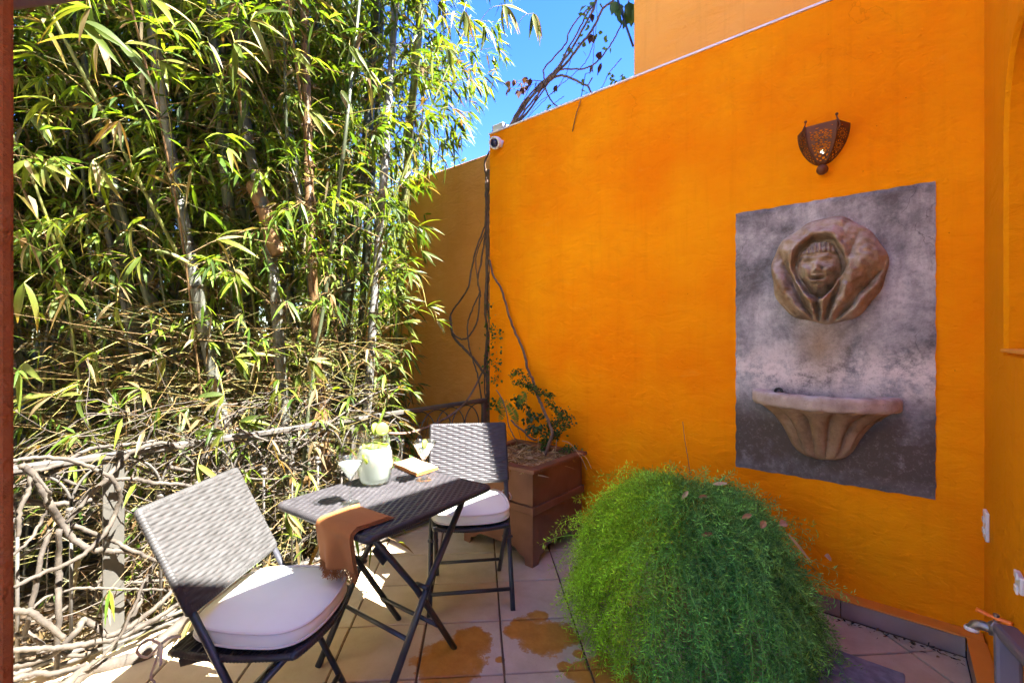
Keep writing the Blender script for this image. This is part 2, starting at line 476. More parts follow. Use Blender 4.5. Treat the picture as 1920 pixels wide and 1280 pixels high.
M['bulb'] = bulb_mat()

# ------------------------------------------------------------------ mesh helpers
class MB:
    """collects vertices and faces (optional colour per vertex, material index per face) and links them as one mesh object"""
    def __init__(self):
        self.v, self.f, self.c, self.m = [], [], [], []
        self.n = 0
    def add(self, verts, faces, col=None, mi=0):
        verts = [tuple(p) for p in verts]
        b = self.n
        self.v += verts
        self.n += len(verts)
        self.f += [tuple(i + b for i in q) for q in faces]
        self.m += [mi] * len(faces)
        self.c += [col if col else (1, 1, 1)] * len(verts)
        return self
    def box(self, c, s, R=None, mi=0, col=None):
        hx, hy, hz = s[0] / 2, s[1] / 2, s[2] / 2
        vs_ = [Vector((x, y, z)) for z in (-hz, hz) for y in (-hy, hy) for x in (-hx, hx)]
        c = Vector(c)
        vs_ = [c + (R @ p if R is not None else p) for p in vs_]
        return self.add(vs_, [(0, 2, 3, 1), (4, 5, 7, 6), (0, 1, 5, 4), (1, 3, 7, 5), (3, 2, 6, 7), (2, 0, 4, 6)], col, mi)
    def bar(self, a, b, wid, thick, up=(0, 0, 1), mi=0, col=None):
        a, b = Vector(a), Vector(b)
        d = b - a
        x = d.normalized()
        u = Vector(up)
        y = u.cross(x)
        if y.length < 1e-4:
            y = Vector((0, 1, 0)).cross(x)
        y.normalize()
        z = x.cross(y)
        R = Matrix((x, y, z)).transposed()
        return self.box((a + b) / 2, (d.length, wid, thick), R, mi, col)
    def tube(self, pts, r, sides=8, cap=True, col=None, mi=0, cols=None, flat=1.0):
        pts = [Vector(p) for p in pts]
        n = len(pts)
        rs = [r] * n if isinstance(r, (int, float)) else list(r)
        verts, faces, cc = [], [], []
        t0 = (pts[1] - pts[0]).normalized()
        ref = Vector((0, 0, 1)) if abs(t0.z) < 0.9 else Vector((1, 0, 0))
        nx = t0.cross(ref).normalized()
        for i, p in enumerate(pts):
            t = (pts[min(i + 1, n - 1)] - pts[max(i - 1, 0)])
            if t.length < 1e-9:
                t = t0
            t.normalize()
            nx = (nx - t * nx.dot(t))
            if nx.length < 1e-6:
                nx = t.orthogonal()
            nx.normalize()
            ny = t.cross(nx)
            for k in range(sides):
                a = 2 * PI * k / sides
                verts.append(p + nx * (math.cos(a) * rs[i]) + ny * (math.sin(a) * rs[i] * flat))
                cc.append(cols[i] if cols else (col if col else (1, 1, 1)))
        for i in range(n - 1):
            for k in range(sides):
                k2 = (k + 1) % sides
                faces.append((i * sides + k, i * sides + k2, (i + 1) * sides + k2, (i + 1) * sides + k))
        if cap:
            faces.append(tuple(range(sides))[::-1])
            faces.append(tuple((n - 1) * sides + k for k in range(sides)))
        b = self.n
        self.v += [tuple(p) for p in verts]
        self.n += len(verts)
        self.f += [tuple(i + b for i in q) for q in faces]
        self.m += [mi] * len(faces)
        self.c += cc
        return self
    def lathe(self, prof, segs=32, c=(0, 0, 0), a0=0.0, a1=2 * PI, mi=0, col=None):
        full = abs(a1 - a0 - 2 * PI) < 1e-6
        ns = segs if full else segs + 1
        verts, faces = [], []
        for r, z in prof:
            for k in range(ns):
                a = a0 + (a1 - a0) * k / segs
                verts.append((c[0] + r * math.cos(a), c[1] + r * math.sin(a), c[2] + z))
        for i in range(len(prof) - 1):
            for k in range(segs):
                k2 = (k + 1) % ns
                faces.append((i * ns + k, i * ns + k2, (i + 1) * ns + k2, (i + 1) * ns + k))
        return self.add(verts, faces, col, mi)
    def grid(self, fn, nu, nv, mi=0, col=None, closed_u=False):
        verts = [fn(i / nu, j / nv) for j in range(nv + 1) for i in range(nu + (0 if closed_u else 1))]
        w_ = nu + (0 if closed_u else 1)
        faces = []
        for j in range(nv):
            for i in range(nu):
                i2 = (i + 1) % w_
                faces.append((j * w_ + i, j * w_ + i2, (j + 1) * w_ + i2, (j + 1) * w_ + i))
        return self.add(verts, faces, col, mi)
    def prism(self, poly, z0, z1, mi=0):
        n = len(poly)
        verts = [(p[0], p[1], z0) for p in poly] + [(p[0], p[1], z1) for p in poly]
        faces = [tuple(range(n))[::-1], tuple(range(n, 2 * n))]
        faces += [(i, (i + 1) % n, n + (i + 1) % n, n + i) for i in range(n)]
        return self.add(verts, faces, None, mi)
    def build(self, name, mats, parent=None, smooth=False, origin=None, color=False, bevel=0.0, attr=None):
        me = bpy.data.meshes.new(name)
        v = self.v
        if origin is not None:
            ox, oy, oz = origin
            v = [(p[0] - ox, p[1] - oy, p[2] - oz) for p in v]
        me.from_pydata(v, [], self.f)
        if not isinstance(mats, (list, tuple)):
            mats = [mats]
        for m_ in mats:
            me.materials.append(M[m_] if isinstance(m_, str) else m_)
        if len(mats) > 1:
            me.polygons.foreach_set('material_index', self.m)
        if color:
            at = me.color_attributes.new('col', 'FLOAT_COLOR', 'POINT')
            arr = np.ones((len(self.v), 4), np.float32)
            arr[:, :3] = np.asarray(self.c, np.float32)
            at.data.foreach_set('color', arr.ravel())
        if smooth:
            me.polygons.foreach_set('use_smooth', [True] * len(me.polygons))
        me.update()
        o = bpy.data.objects.new(name, me)
        COL.objects.link(o)
        if bevel > 0:
            bm_ = o.modifiers.new('bevel', 'BEVEL')
            bm_.width = bevel
            bm_.segments = 2
            bm_.limit_method = 'ANGLE'
        if parent is not None:
            o.parent = parent
        elif origin is not None:
            o.location = origin
        return o

def np_mesh(name, verts, faces, cols, mat, parent=None, origin=None, smooth=False):
    """fast mesh of equal-sized faces; faces is an (n, k) array"""
    me = bpy.data.meshes.new(name)
    verts = np.asarray(verts, np.float32)
    if origin is not None:
        verts = verts - np.asarray(origin, np.float32)
    faces = np.asarray(faces, np.int32)
    nf, k = faces.shape
    me.vertices.add(len(verts))
    me.vertices.foreach_set('co', verts.ravel())
    me.loops.add(nf * k)
    me.loops.foreach_set('vertex_index', faces.ravel())
    me.polygons.add(nf)
    me.polygons.foreach_set('loop_start', np.arange(nf, dtype=np.int32) * k)
    me.polygons.foreach_set('loop_total', np.full(nf, k, np.int32))
    me.update(calc_edges=True)
    me.validate()
    if cols is not None:
        at = me.color_attributes.new('col', 'FLOAT_COLOR', 'POINT')
        arr = np.ones((len(verts), 4), np.float32)
        arr[:, :3] = cols
        at.data.foreach_set('color', arr.ravel())
    if smooth:
        me.polygons.foreach_set('use_smooth', np.ones(nf, bool))
    me.materials.append(M[mat])
    o = bpy.data.objects.new(name, me)
    COL.objects.link(o)
    if parent is not None:
        o.parent = parent
    elif origin is not None:
        o.location = origin
    return o

def tag(o, label=None, cat=None, group=None, kind=None):
    if label: o['label'] = label
    if cat: o['category'] = cat
    if group: o['group'] = group
    if kind: o['kind'] = kind
    return o
def thing(name, label, cat, loc=(0, 0, 0), rotz=0.0, group=None):
    o = bpy.data.objects.new(name, None)
    COL.objects.link(o)
    o.empty_display_size = 0.1
    o.location = loc
    o.rotation_euler = (0, 0, rotz)
    return tag(o, label, cat, group)

def spline(pts, n=6, jitter=0.0):
    """Catmull-Rom through the points"""
    P = [Vector(p) for p in pts]
    if len(P) < 3:
        out = [P[0].lerp(P[-1], i / n) for i in range(n + 1)]
    else:
        out = []
        Q = [P[0] * 2 - P[1]] + P + [P[-1] * 2 - P[-2]]
        for i in range(1, len(Q) - 2):
            p0, p1, p2, p3 = Q[i - 1], Q[i], Q[i + 1], Q[i + 2]
            for k in range(n):
                t = k / n
                out.append(0.5 * ((2 * p1) + (p2 - p0) * t + (2 * p0 - 5 * p1 + 4 * p2 - p3) * t * t + (3 * p1 - p0 - 3 * p2 + p3) * t ** 3))
        out.append(P[-1])
    if jitter:
        out = [p + Vector((random.gauss(0, jitter), random.gauss(0, jitter), random.gauss(0, jitter))) for p in out]
    return out

# leaves in bulk: base point, direction, side vector, length, width, droop
def leaf_arrays(B, D, S, Ln, Wd, droop, fold=0.25):
    """lance-shaped leaves with a folded midrib; returns verts (n*8,3) and quads (n*5... as tris) """
    n = len(B)
    D = D / np.linalg.norm(D, axis=1, keepdims=True)
    S = S - D * np.sum(S * D, axis=1, keepdims=True)
    S = S / (np.linalg.norm(S, axis=1, keepdims=True) + 1e-9)
    Nn = np.cross(S, D)
    st = [(0.28, 0.5), (0.62, 0.40)]
    V = np.zeros((n, 8, 3))
    g = np.array([0, 0, -1.0])
    def at(s, side, lift):
        p = B + D * (Ln * s)[:, None] + g[None] * (droop * Ln * s * s)[:, None]
        return p + S * (Wd * side)[:, None] + Nn * (Wd * lift)[:, None]
    one = np.ones(n)
    V[:, 0] = at(0 * one, 0 * one, 0 * one)
    for k, (s, hw) in enumerate(st):
        V[:, 1 + 3 * k] = at(s * one, -hw * one, fold * hw * one)
        V[:, 2 + 3 * k] = at(s * one, 0 * one, 0 * one)
        V[:, 3 + 3 * k] = at(s * one, hw * one, fold * hw * one)
    V[:, 7] = at(one, 0 * one, 0 * one)
    T = np.array([(0, 2, 1), (0, 3, 2), (1, 2, 5), (1, 5, 4), (2, 3, 6), (2, 6, 5), (4, 5, 7), (5, 6, 7)])
    F = (np.arange(n)[:, None, None] * 8 + T[None]).reshape(-1, 3)
    return V.reshape(-1, 3), F

def diamond_arrays(B, D, S, Ln, Wd):
    n = len(B)
    D = D / np.linalg.norm(D, axis=1, keepdims=True)
    S = S - D * np.sum(S * D, axis=1, keepdims=True)
    S = S / (np.linalg.norm(S, axis=1, keepdims=True) + 1e-9)
    V = np.zeros((n, 4, 3))
    V[:, 0] = B
    V[:, 1] = B + D * (Ln * 0.45)[:, None] - S * (Wd * 0.5)[:, None]
    V[:, 2] = B + D * Ln[:, None]
    V[:, 3] = B + D * (Ln * 0.45)[:, None] + S * (Wd * 0.5)[:, None]
    F = np.arange(n)[:, None] * 4 + np.array([0, 1, 2, 3])[None]
    return V.reshape(-1, 3), F

def unit_rand(n):
    v = RNG.normal(size=(n, 3))
    return v / np.linalg.norm(v, axis=1, keepdims=True)

# ================================================================== THE SETTING
WALL_Y, WALL_XL, WALL_XR, WALL_H = 2.80, -2.60, 0.295, 3.062
RAIL_X = -2.60

# ground beyond the terrace, one sheet to the horizon
g = MB().add([(-150, -150, -0.45), (150, -150, -0.45), (150, 150, -0.45), (-150, 150, -0.45)], [(0, 1, 2, 3)])
tag(g.build('ground', 'soil'), kind='structure')

# terrace slab with tiles laid on the diagonal
slab = MB().box(((-2.70 + 0.7) / 2, 0.65, -0.235), (3.4, 4.3, 0.45))
terrace = tag(slab.build('terrace_floor', 'grout'), kind='structure')

TA = math.atan2(612.5, -597.0)
E1 = Vector((math.cos(TA), math.sin(TA), 0))
E2 = Vector((math.sin(TA), -math.cos(TA), 0))
TS = 0.352
T0 = fl(938, 1162)
def clip_poly(poly, xmin, xmax, ymin, ymax):
    def cut(P, inside, inter):
        out = []
        for i in range(len(P)):
            a, b = P[i], P[(i + 1) % len(P)]
            ia, ib = inside(a), inside(b)
            if ia: out.append(a)
            if ia != ib: out.append(inter(a, b))
        return out
    def ix(x): return lambda a, b: (x, a[1] + (b[1] - a[1]) * (x - a[0]) / (b[0] - a[0]))
    def iy(y): return lambda a, b: (a[0] + (b[0] - a[0]) * (y - a[1]) / (b[1] - a[1]), y)
    for ins, it in ((lambda p: p[0] >= xmin, ix(xmin)), (lambda p: p[0] <= xmax, ix(xmax)), (lambda p: p[1] >= ymin, iy(ymin)), (lambda p: p[1] <= ymax, iy(ymax))):
        if len(poly) < 3: return []
        poly = cut(poly, ins, it)
    return poly
def area(P):
    return 0.5 * abs(sum(P[i][0] * P[(i + 1) % len(P)][1] - P[(i + 1) % len(P)][0] * P[i][1] for i in range(len(P))))
for i in range(-12, 13):
    for j in range(-12, 13):
        c = T0 + E1 * (TS * (i + 0.5)) + E2 * (TS * (j + 0.5))
        gp = 0.5 * TS - 0.0045
        jit = [random.uniform(-0.0012, 0.0012) for _ in range(8)]
        P = [c - E1 * gp - E2 * gp, c + E1 * gp - E2 * gp, c + E1 * gp + E2 * gp, c - E1 * gp + E2 * gp]
        P = [(p.x + jit[2 * k], p.y + jit[2 * k + 1]) for k, p in enumerate(P)]
        P = clip_poly(P, -2.66, 0.232, -0.75, 2.715)
        if len(P) < 3 or area(P) < 0.002:
            continue
        ar = sum(P[k][0] * P[(k + 1) % len(P)][1] - P[(k + 1) % len(P)][0] * P[k][1] for k in range(len(P)))
        if ar < 0: P = P[::-1]
        dz = random.uniform(-0.0012, 0.0012)
        m_ = MB()
        ctr = (sum(p[0] for p in P) / len(P), sum(p[1] for p in P) / len(P))
        inn = [(p[0] + (ctr[0] - p[0]) * 0.018, p[1] + (ctr[1] - p[1]) * 0.018) for p in P]
        n = len(P)
        m_.add([(p[0], p[1], -0.012) for p in P] + [(p[0], p[1], -0.0035 + dz) for p in P] + [(p[0], p[1], dz) for p in inn],
               [(k, (k + 1) % n, n + (k + 1) % n, n + k) for k in range(n)] + [(n + k, n + (k + 1) % n, 2 * n + (k + 1) % n, 2 * n + k) for k in range(n)] + [tuple(range(2 * n, 3 * n))])
        m_.build('tile', 'tile', terrace)

# main orange wall with a white strip standing in for its sunlit top edge
t = thing('orange_wall', 'long bright orange stucco wall carrying the wall fountain', 'wall', (WALL_XL, WALL_Y, 0))
O = (WALL_XL, WALL_Y, 0)
MB().box(((WALL_XL + 0.75) / 2, WALL_Y + 0.10, WALL_H / 2 - 0.2), (0.75 - WALL_XL, 0.20, WALL_H + 0.4)).build('wall_face', 'orange', t, origin=O, bevel=0.006)
MB().box(((WALL_XL + 0.75) / 2, WALL_Y + 0.098, WALL_H + 0.0055), (0.75 - WALL_XL + 0.006, 0.212, 0.011)).build('sunlit_edge', 'white_plastic', t, origin=O)
ux = onY(1188, 100, 2.86).x
o = MB().box(((ux + 3.0) / 2, 2.86 + 0.6, 4.1), (3.0 - ux, 1.2, 2.06)).build('upper_wall', 'upper', None, origin=(ux, 2.86, 3.07), bevel=0.008)
tag(o, 'pale orange upper house wall rising above the long orange wall', 'wall')

# side wall on the right with an arched niche
def side_wall():
    X, Y0, Y1, Z0, Z1 = WALL_XR, -0.6, WALL_Y - 0.002, -0.2, 3.87
    yl, yr, zb, zs, za = 1.86, 2.339, 1.305, 2.06, 2.335
    cy, hw = (yl + yr) / 2, (yr - yl) / 2
    C = (cy, 1.75)
    def inside(y, z):
        if z < zb or abs(y - cy) > hw: return False
        if z <= zs: return True
        return ((y - cy) / hw) ** 2 + ((z - zs) / (za - zs)) ** 2 <= 1
    angs = [2 * PI * k / 96 for k in range(96)]
    for y, z in ((Y0, Z0), (Y1, Z0), (Y1, Z1), (Y0, Z1), (yl, zb), (yr, zb)):
        angs.append(math.atan2(z - C[1], y - C[0]) % (2 * PI))
    angs = sorted(set(round(a, 6) for a in angs))
    inner, outer = [], []
    for a in angs:
        d = (math.cos(a), math.sin(a))
        lo, hi = 0.0, 1.5
        for _ in range(40):
            m_ = (lo + hi) / 2
            if inside(C[0] + d[0] * m_, C[1] + d[1] * m_): lo = m_
            else: hi = m_
        inner.append((C[0] + d[0] * lo, C[1] + d[1] * lo))
        ts = []
        if d[0] > 1e-9: ts.append((Y1 - C[0]) / d[0])
        if d[0] < -1e-9: ts.append((Y0 - C[0]) / d[0])
        if d[1] > 1e-9: ts.append((Z1 - C[1]) / d[1])
        if d[1] < -1e-9: ts.append((Z0 - C[1]) / d[1])
        s = min(ts)
        outer.append((C[0] + d[0] * s, C[1] + d[1] * s))
    n = len(angs)
    D = 0.20
    lip = 0.012
    verts = [(X, p[0], p[1]) for p in outer] + [(X, C[0] + (p[0] - C[0]) * 1.04, C[1] + (p[1] - C[1]) * 1.03) for p in inner] + [(X + lip, p[0], p[1]) for p in inner] + [(X + D, p[0], p[1]) for p in inner] + [(X + 0.45, p[0], p[1]) for p in outer]
    F = []
    for k in range(n):
        k2 = (k + 1) % n
        for a, b in ((0, 1), (1, 2), (2, 3)):
            F.append((a * n + k, a * n + k2, b * n + k2, b * n + k))
        F.append((k2, k, 4 * n + k, 4 * n + k2))
    F.append(tuple(3 * n + k for k in range(n)))
    F.append(tuple(4 * n + k for k in range(n))[::-1])
    m_ = MB().add(verts, F)
    o = m_.build('side_wall', 'orange_side', None, origin=(X, 2.0, 0))
    tag(o, 'golden orange house wall with an arched niche at the right edge', 'wall')
    s = MB().box((X + 0.09, (yl + yr) / 2, zb + 0.006), (0.20, yr - yl - 0.004, 0.012)).build('niche_sill', 'upper', o, origin=(X, 2.0, 0), bevel=0.004)
side_wall()

# kerb along both walls
k = thing('wall_kerb', 'low cement kerb with orange top along the foot of both walls', 'kerb', (WALL_XR, WALL_Y, 0))
KO = (WALL_XR, WALL_Y, 0)
x0 = -2.5
while x0 < 0.2:
    x1 = min(x0 + 0.46, 0.233)
    if 0.233 - x1 < 0.1: x1 = 0.233
    MB().box(((x0 + x1) / 2, 2.758, 0.041), (x1 - x0 - 0.003, 0.076, 0.082 + random.uniform(-0.001, 0.001))).build('kerb_block', 'kerb', k, origin=KO, bevel=0.003)
    x0 = x1
MB().box(((-2.5 + 0.29) / 2, 2.7575, 0.0875), (2.79, 0.081, 0.008)).build('kerb_cap', 'kerb_top', k, origin=KO, bevel=0.003)
y0 = -0.5
while y0 < 2.7:
    y1 = min(y0 + 0.46, 2.795)
    MB().box((0.264, (y0 + y1) / 2, 0.041), (0.058, y1 - y0 - 0.003, 0.082)).build('kerb_block', 'kerb', k, origin=KO, bevel=0.003)
    y0 = y1
MB().box((0.2635, 1.10, 0.0878), (0.063, 3.23, 0.008)).build('kerb_cap', 'kerb_top', k, origin=KO, bevel=0.003)

# set-back wall in shade-dulled orange and the low wall at its end, behind the railing
BY = 3.15
bh = onY(918, 288, BY).z
bx = onY(747, 347, BY).x
o = MB().box(((bx - 2.2) / 2, BY + 0.09, bh / 2 - 0.225), (-2.2 - bx, 0.18, bh + 0.45)).build('back_wall', 'orange_shaded', None, origin=(bx, BY, -0.45), bevel=0.006)
tag(o, 'set-back wall in shade-dulled orange behind the bamboo and the vine stems', 'wall')
lx, lz = onY(667, 612, BY).x, onY(667, 612, BY).z
o = MB().box(((lx + bx) / 2 - 0.01, BY + 0.09, lz / 2 - 0.225), (bx - lx - 0.02, 0.16, lz + 0.45)).build('low_wall', 'orange_shaded', None, origin=(lx, BY, -0.45), bevel=0.006)
tag(o, 'low wall in shade-dulled orange glimpsed between the bamboo stalks', 'wall')
# far boundary wall behind the bamboo on the left
o = MB().box((-8.6, -1.0, 0.35), (0.25, 11.0, 1.6)).build('boundary_wall', 'terracotta', None, origin=(-8.6, -1.0, -0.45))
tag(o, 'dark reddish boundary wall low behind the bamboo grove', 'wall')

# door jamb by the camera
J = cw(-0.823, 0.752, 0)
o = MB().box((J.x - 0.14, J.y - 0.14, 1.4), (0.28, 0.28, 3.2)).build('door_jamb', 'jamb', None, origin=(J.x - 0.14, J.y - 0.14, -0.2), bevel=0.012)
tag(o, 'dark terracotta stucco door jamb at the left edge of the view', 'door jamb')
a_ = dep(20, 20, 0.80); b_ = dep(300, -40, 1.35)
o = MB().bar(dep(-60, -18, 0.80), dep(150, -32, 1.15), 0.05, 0.06).build('timber_beam', 'timber', None, bevel=0.006)
tag(o, 'dark timber beam end at the top left corner by the jamb', 'beam')

# unseen cream wall added to bounce light, with a slab shading the jamb
bw = MB().box((-4.06, -0.30, 1.85), (5.86, 0.30, 4.7)).box((-0.40, -0.30, 2.95), (1.45, 0.298, 0.7)).box((-0.60, 0.0, 2.47), (1.72, 0.62, 0.14))
tag(bw.build('bounce_wall', 'cream', None, origin=(-1.2, -0.3, -0.2)), kind='structure')

# ================================================================== FOUNTAIN
PX0, PX1, PZ0, PZ1 = -0.689, 0.142, 0.630, 2.062
def plaque():
    nu, nv = 40, 70
    pc = ((PX0 + PX1) / 2, WALL_Y, PZ0)
    def f(u, v):
        x = PX0 + (PX1 - PX0) * u
        z = PZ0 + (PZ1 - PZ0) * v
        e = 0.0025 if min(u, 1 - u) < 0.001 or min(v, 1 - v) < 0.001 else 0.0
        wob = 0.0018 * math.sin(9 * x + 3 * z) * math.sin(7 * z - 2 * x)
        if u in (0.0, 1.0): x += 0.0022 * math.sin(61 * z) * math.sin(23 * z + 1) + random.uniform(-0.0015, 0.0015)
        if v in (0.0, 1.0): z += 0.0022 * math.sin(57 * x) * math.sin(19 * x + 2) + random.uniform(-0.0015, 0.0015)
        edge = u in (0.0, 1.0) or v in (0.0, 1.0)
        return (x, WALL_Y - 0.011 + wob + (0.004 if edge else 0.0), z)
    m_ = MB().grid(f, nu, nv)
    w_ = nu + 1
    ring = [i for i in range(w_)] + [j * w_ + nu for j in range(1, nv + 1)] + [nv * w_ + i for i in range(nu - 1, -1, -1)] + [j * w_ for j in range(nv - 1, 0, -1)]
    V = [m_.v[i] for i in ring]
    n = len(V)
    m_.add(V + [(p[0], WALL_Y + 0.01, p[2]) for p in V], [(k, n + k, n + (k + 1) % n, (k + 1) % n) for k in range(n)])
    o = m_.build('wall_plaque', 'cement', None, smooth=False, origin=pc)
    tag(o, 'tall weathered grey cement plaque on the orange wall behind the stone face', 'plaque')
plaque()

def sm(a, b, x):
    t_ = np.clip((x - a) / (b - a), 0, 1)
    return t_ * t_ * (3 - 2 * t_)
def mask():
    cx_, cz_, rx, rz = -0.268, 1.695, 0.243, 0.268
    NR, NS = 110, 260
    r = np.linspace(0, 1, NR + 1)[:, None] ** 0.85
    a = np.linspace(0, 2 * PI, NS, endpoint=False)[None, :]
    u = r * np.cos(a)
    v = r * np.sin(a)
    out = 1.0 + 0.02 * np.sin(5 * a + 1) + 0.015 * np.sin(11 * a)
    H = 0.095 * np.power(np.clip(1 - r ** 2.6, 0, 1), 0.5) * np.ones_like(u)
    # drapery folds that gather at the bottom
    ph = np.arctan2(u + 0.08, v + 1.25)
    side = sm(0.40, 0.62, np.sqrt(((u + 0.07) / 0.42) ** 2 + ((v - 0.02) / 0.56) ** 2) * 0.55)
    fold = np.abs(np.sin(ph * 8.4 + 0.35)) ** 0.8
    H += (0.066 * (fold - 0.6)) * side * sm(1.0, 0.86, r) * sm(0.95, -0.1, v)
    H += 0.014 * np.sin(ph * 19.0 + 2 * v) * side * sm(1.0, 0.85, r) * sm(0.6, -0.3, v)
    # chipped rough crown
    H += 0.006 * np.sin(14 * u + 5 * v) * np.sin(17 * v - 4 * u) * sm(0.45, 0.8, v) * sm(1, .9, r)
    # hood opening with a raised lip
    fx, fz = -0.085, 0.02
    e = np.sqrt(((u - fx) / 0.40) ** 2 + ((v - fz - 0.02) / 0.55) ** 2)
    taper = 1.0 + 0.55 * sm(0.0, -0.55, v - fz)
    e = np.sqrt(((u - fx) * taper / 0.45) ** 2 + ((v - fz - 0.02) / 0.60) ** 2)
    H += 0.020 * np.exp(-((e - 1.09) / 0.10) ** 2)
    H -= 0.062 * sm(1.04, 0.92, e)
    # the face: egg narrowing to the chin
    nar = 1.0 + 0.35 * sm(0.0, -0.42, v - fz)
    U = (u - fx) * nar / 1.13
    V = (v - fz) / 1.10
    f = np.clip(1 - (U / 0.325) ** 2 - ((V - 0.01) / 0.47) ** 2, 0, 1)
    H += 0.085 * f ** 0.52
    inf = 1.5 * sm(0.0, 0.12, f)
    G = lambda x0, z0, sx, sz: np.exp(-((U - x0) / sx) ** 2 - ((V - z0) / sz) ** 2)
    for s in (-1, 1):
        H += inf * (-0.0150 * G(s * 0.125, 0.10, 0.075, 0.042))       # eye sockets
        H += inf * 0.0085 * G(s * 0.128, 0.088, 0.055, 0.020)         # lids
        H += inf * (-0.0050 * G(s * 0.128, 0.088, 0.05, 0.006))       # eye slits
        H += inf * 0.0060 * G(s * 0.13, 0.172, 0.10, 0.024)     # brows
        H += inf * 0.0180 * G(s * 0.175, -0.045, 0.080, 0.075)         # cheeks
        H += inf * 0.0075 * G(s * 0.048, -0.055, 0.028, 0.026)        # nostrils
        H -= inf * 0.0045 * G(s * 0.10, -0.11, 0.028, 0.06)           # smile folds
    H += inf * 0.0170 * G(0, 0.02, 0.036, 0.095) + inf * 0.0130 * G(0, -0.045, 0.042, 0.034)  # nose
    V = V - 1.3 * U * U                                                # the mouth curves up in a smile
    H += inf * 0.0095 * G(0, -0.128, 0.085, 0.018)                    # upper lip
    H -= inf * 0.0340 * G(0, -0.176, 0.092, 0.026)                    # open mouth
    H += inf * 0.0165 * G(0, -0.228, 0.095, 0.022)                    # lower lip
    H -= inf * 0.0060 * G(0, -0.275, 0.07, 0.016)
    H += inf * 0.0150 * G(0, -0.335, 0.085, 0.055)                    # chin
    V = V + 1.3 * U * U
    # combed fringe
    hb = sm(0.235, 0.275, V + 0.25 * U * U) * sm(0.0, 0.05, f)
    H += hb * (0.014 + 0.0055 * np.sin(U * 95 + 14 * V))
    rs = np.random.default_rng(5)
    for _ in range(26):                                               # weathered, pitted surface
        fa, fb = rs.normal(0, 26, 2)
        H += 0.00085 * np.sin(fa * u + fb * v + rs.uniform(0, 6)) * sm(1.0, 0.94, r)
    H += rs.normal(0, 0.00045, H.shape)
    X = cx_ + u * rx * out
    Z = cz_ + v * rz * out
    Y = WALL_Y - 0.008 - H * 1.2
    Y[-1, :] = WALL_Y - 0.004
    verts = np.stack([X, Y, Z], -1).reshape(-1, 3)
    F = []
    for i in range(NR):
        for j in range(NS):
            j2 = (j + 1) % NS
            F.append((i * NS + j, i * NS + j2, (i + 1) * NS + j2, (i + 1) * NS + j))
    org = (cx_, WALL_Y, cz_ - rz)
    o = np_mesh('fountain_mask', verts, F, None, 'mask', None, org, True)
    tag(o, 'round carved stone medallion of a smiling hooded face on the cement panel', 'sculpture')
mask()

def basin():
    bx_, zt = -0.285, 1.078
    RX, RY = 0.315, 0.225
    root = thing('fountain_basin', 'half-round fluted stone basin fixed to the cement panel under the face', 'basin', (bx_, WALL_Y, 0.74))
    org = (bx_, WALL_Y, 0.74)
    prof = [(0.0, 0.80), (0.05, 0.79), (0.12, 0.72), (0.25, 0.61), (0.42, 0.51), (0.60, 0.44), (0.76, 0.385), (0.88, 0.31), (0.95, 0.21), (1.0, 0.0)]
    ps = [p[0] for p in prof]; pr = [p[1] for p in prof]
    z_top, z_bot = 1.012, 0.735
    def f(u, v):
        th = PI * u
        k_ = float(np.interp(v, ps, pr))
        lobe = abs(math.sin(th * 6.0 + PI * 0.5)) ** 0.6
        amp = 0.34 * min(1, v * 5) * min(1, (1 - v) * 6)
        q = k_ * (1.10 - amp * (1 - lobe))
        return (bx_ - RX * q * math.cos(th), WALL_Y - 0.004 - RY * q * math.sin(th) ** 0.9 * (1.05 - 0.25 * v), z_top + (z_bot - z_top) * v)
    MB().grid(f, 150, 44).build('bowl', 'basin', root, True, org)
    # rim: thick half ring, rounded nose
    rp = [(0.70, zt - 0.045), (0.72, zt - 0.012), (0.76, zt - 0.001), (0.95, zt), (0.985, zt - 0.006), (1.0, zt - 0.018), (1.0, zt - 0.054), (0.985, zt - 0.064), (0.95, zt - 0.070), (0.86, zt - 0.071)]
    def g_(u, v):
        th = PI * u
        i = v * (len(rp) - 1)
        a = int(min(i, len(rp) - 2)); t_ = i - a
        q = rp[a][0] + (rp[a + 1][0] - rp[a][0]) * t_
        z = rp[a][1] + (rp[a + 1][1] - rp[a][1]) * t_
        n_ = 0.004 * math.sin(37 * u + 9 * v) * math.sin(23 * u)
        return (bx_ - RX * (q + n_) * math.cos(th), WALL_Y - 0.004 - RY * (q + n_) * math.sin(th), z + 0.0018 * math.sin(51 * u))
    r_ = MB().grid(g_, 120, 36)
    for s in (-1, 1):
        r_.box((bx_ + s * RX * 0.86, WALL_Y - 0.0165, zt - 0.030), (RX * 0.27, 0.025, 0.058))
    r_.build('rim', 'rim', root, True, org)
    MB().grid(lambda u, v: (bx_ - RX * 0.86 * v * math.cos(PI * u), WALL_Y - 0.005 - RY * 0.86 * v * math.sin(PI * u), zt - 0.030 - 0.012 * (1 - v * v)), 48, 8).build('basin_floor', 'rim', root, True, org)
    P = [(bx_ - 0.20, WALL_Y - 0.06, zt - 0.03), (bx_ - 0.195, WALL_Y - 0.065, zt + 0.006), (bx_ - 0.17, WALL_Y - 0.075, zt + 0.012), (bx_ - 0.16, WALL_Y - 0.08, zt - 0.02)]
    o = MB().tube(spline(P, 5), 0.007, 8).build('hose_end', 'black_rubber', None, True, P[0])
    tag(o, 'short black hose loop sticking up inside the stone basin', 'hose')
basin()

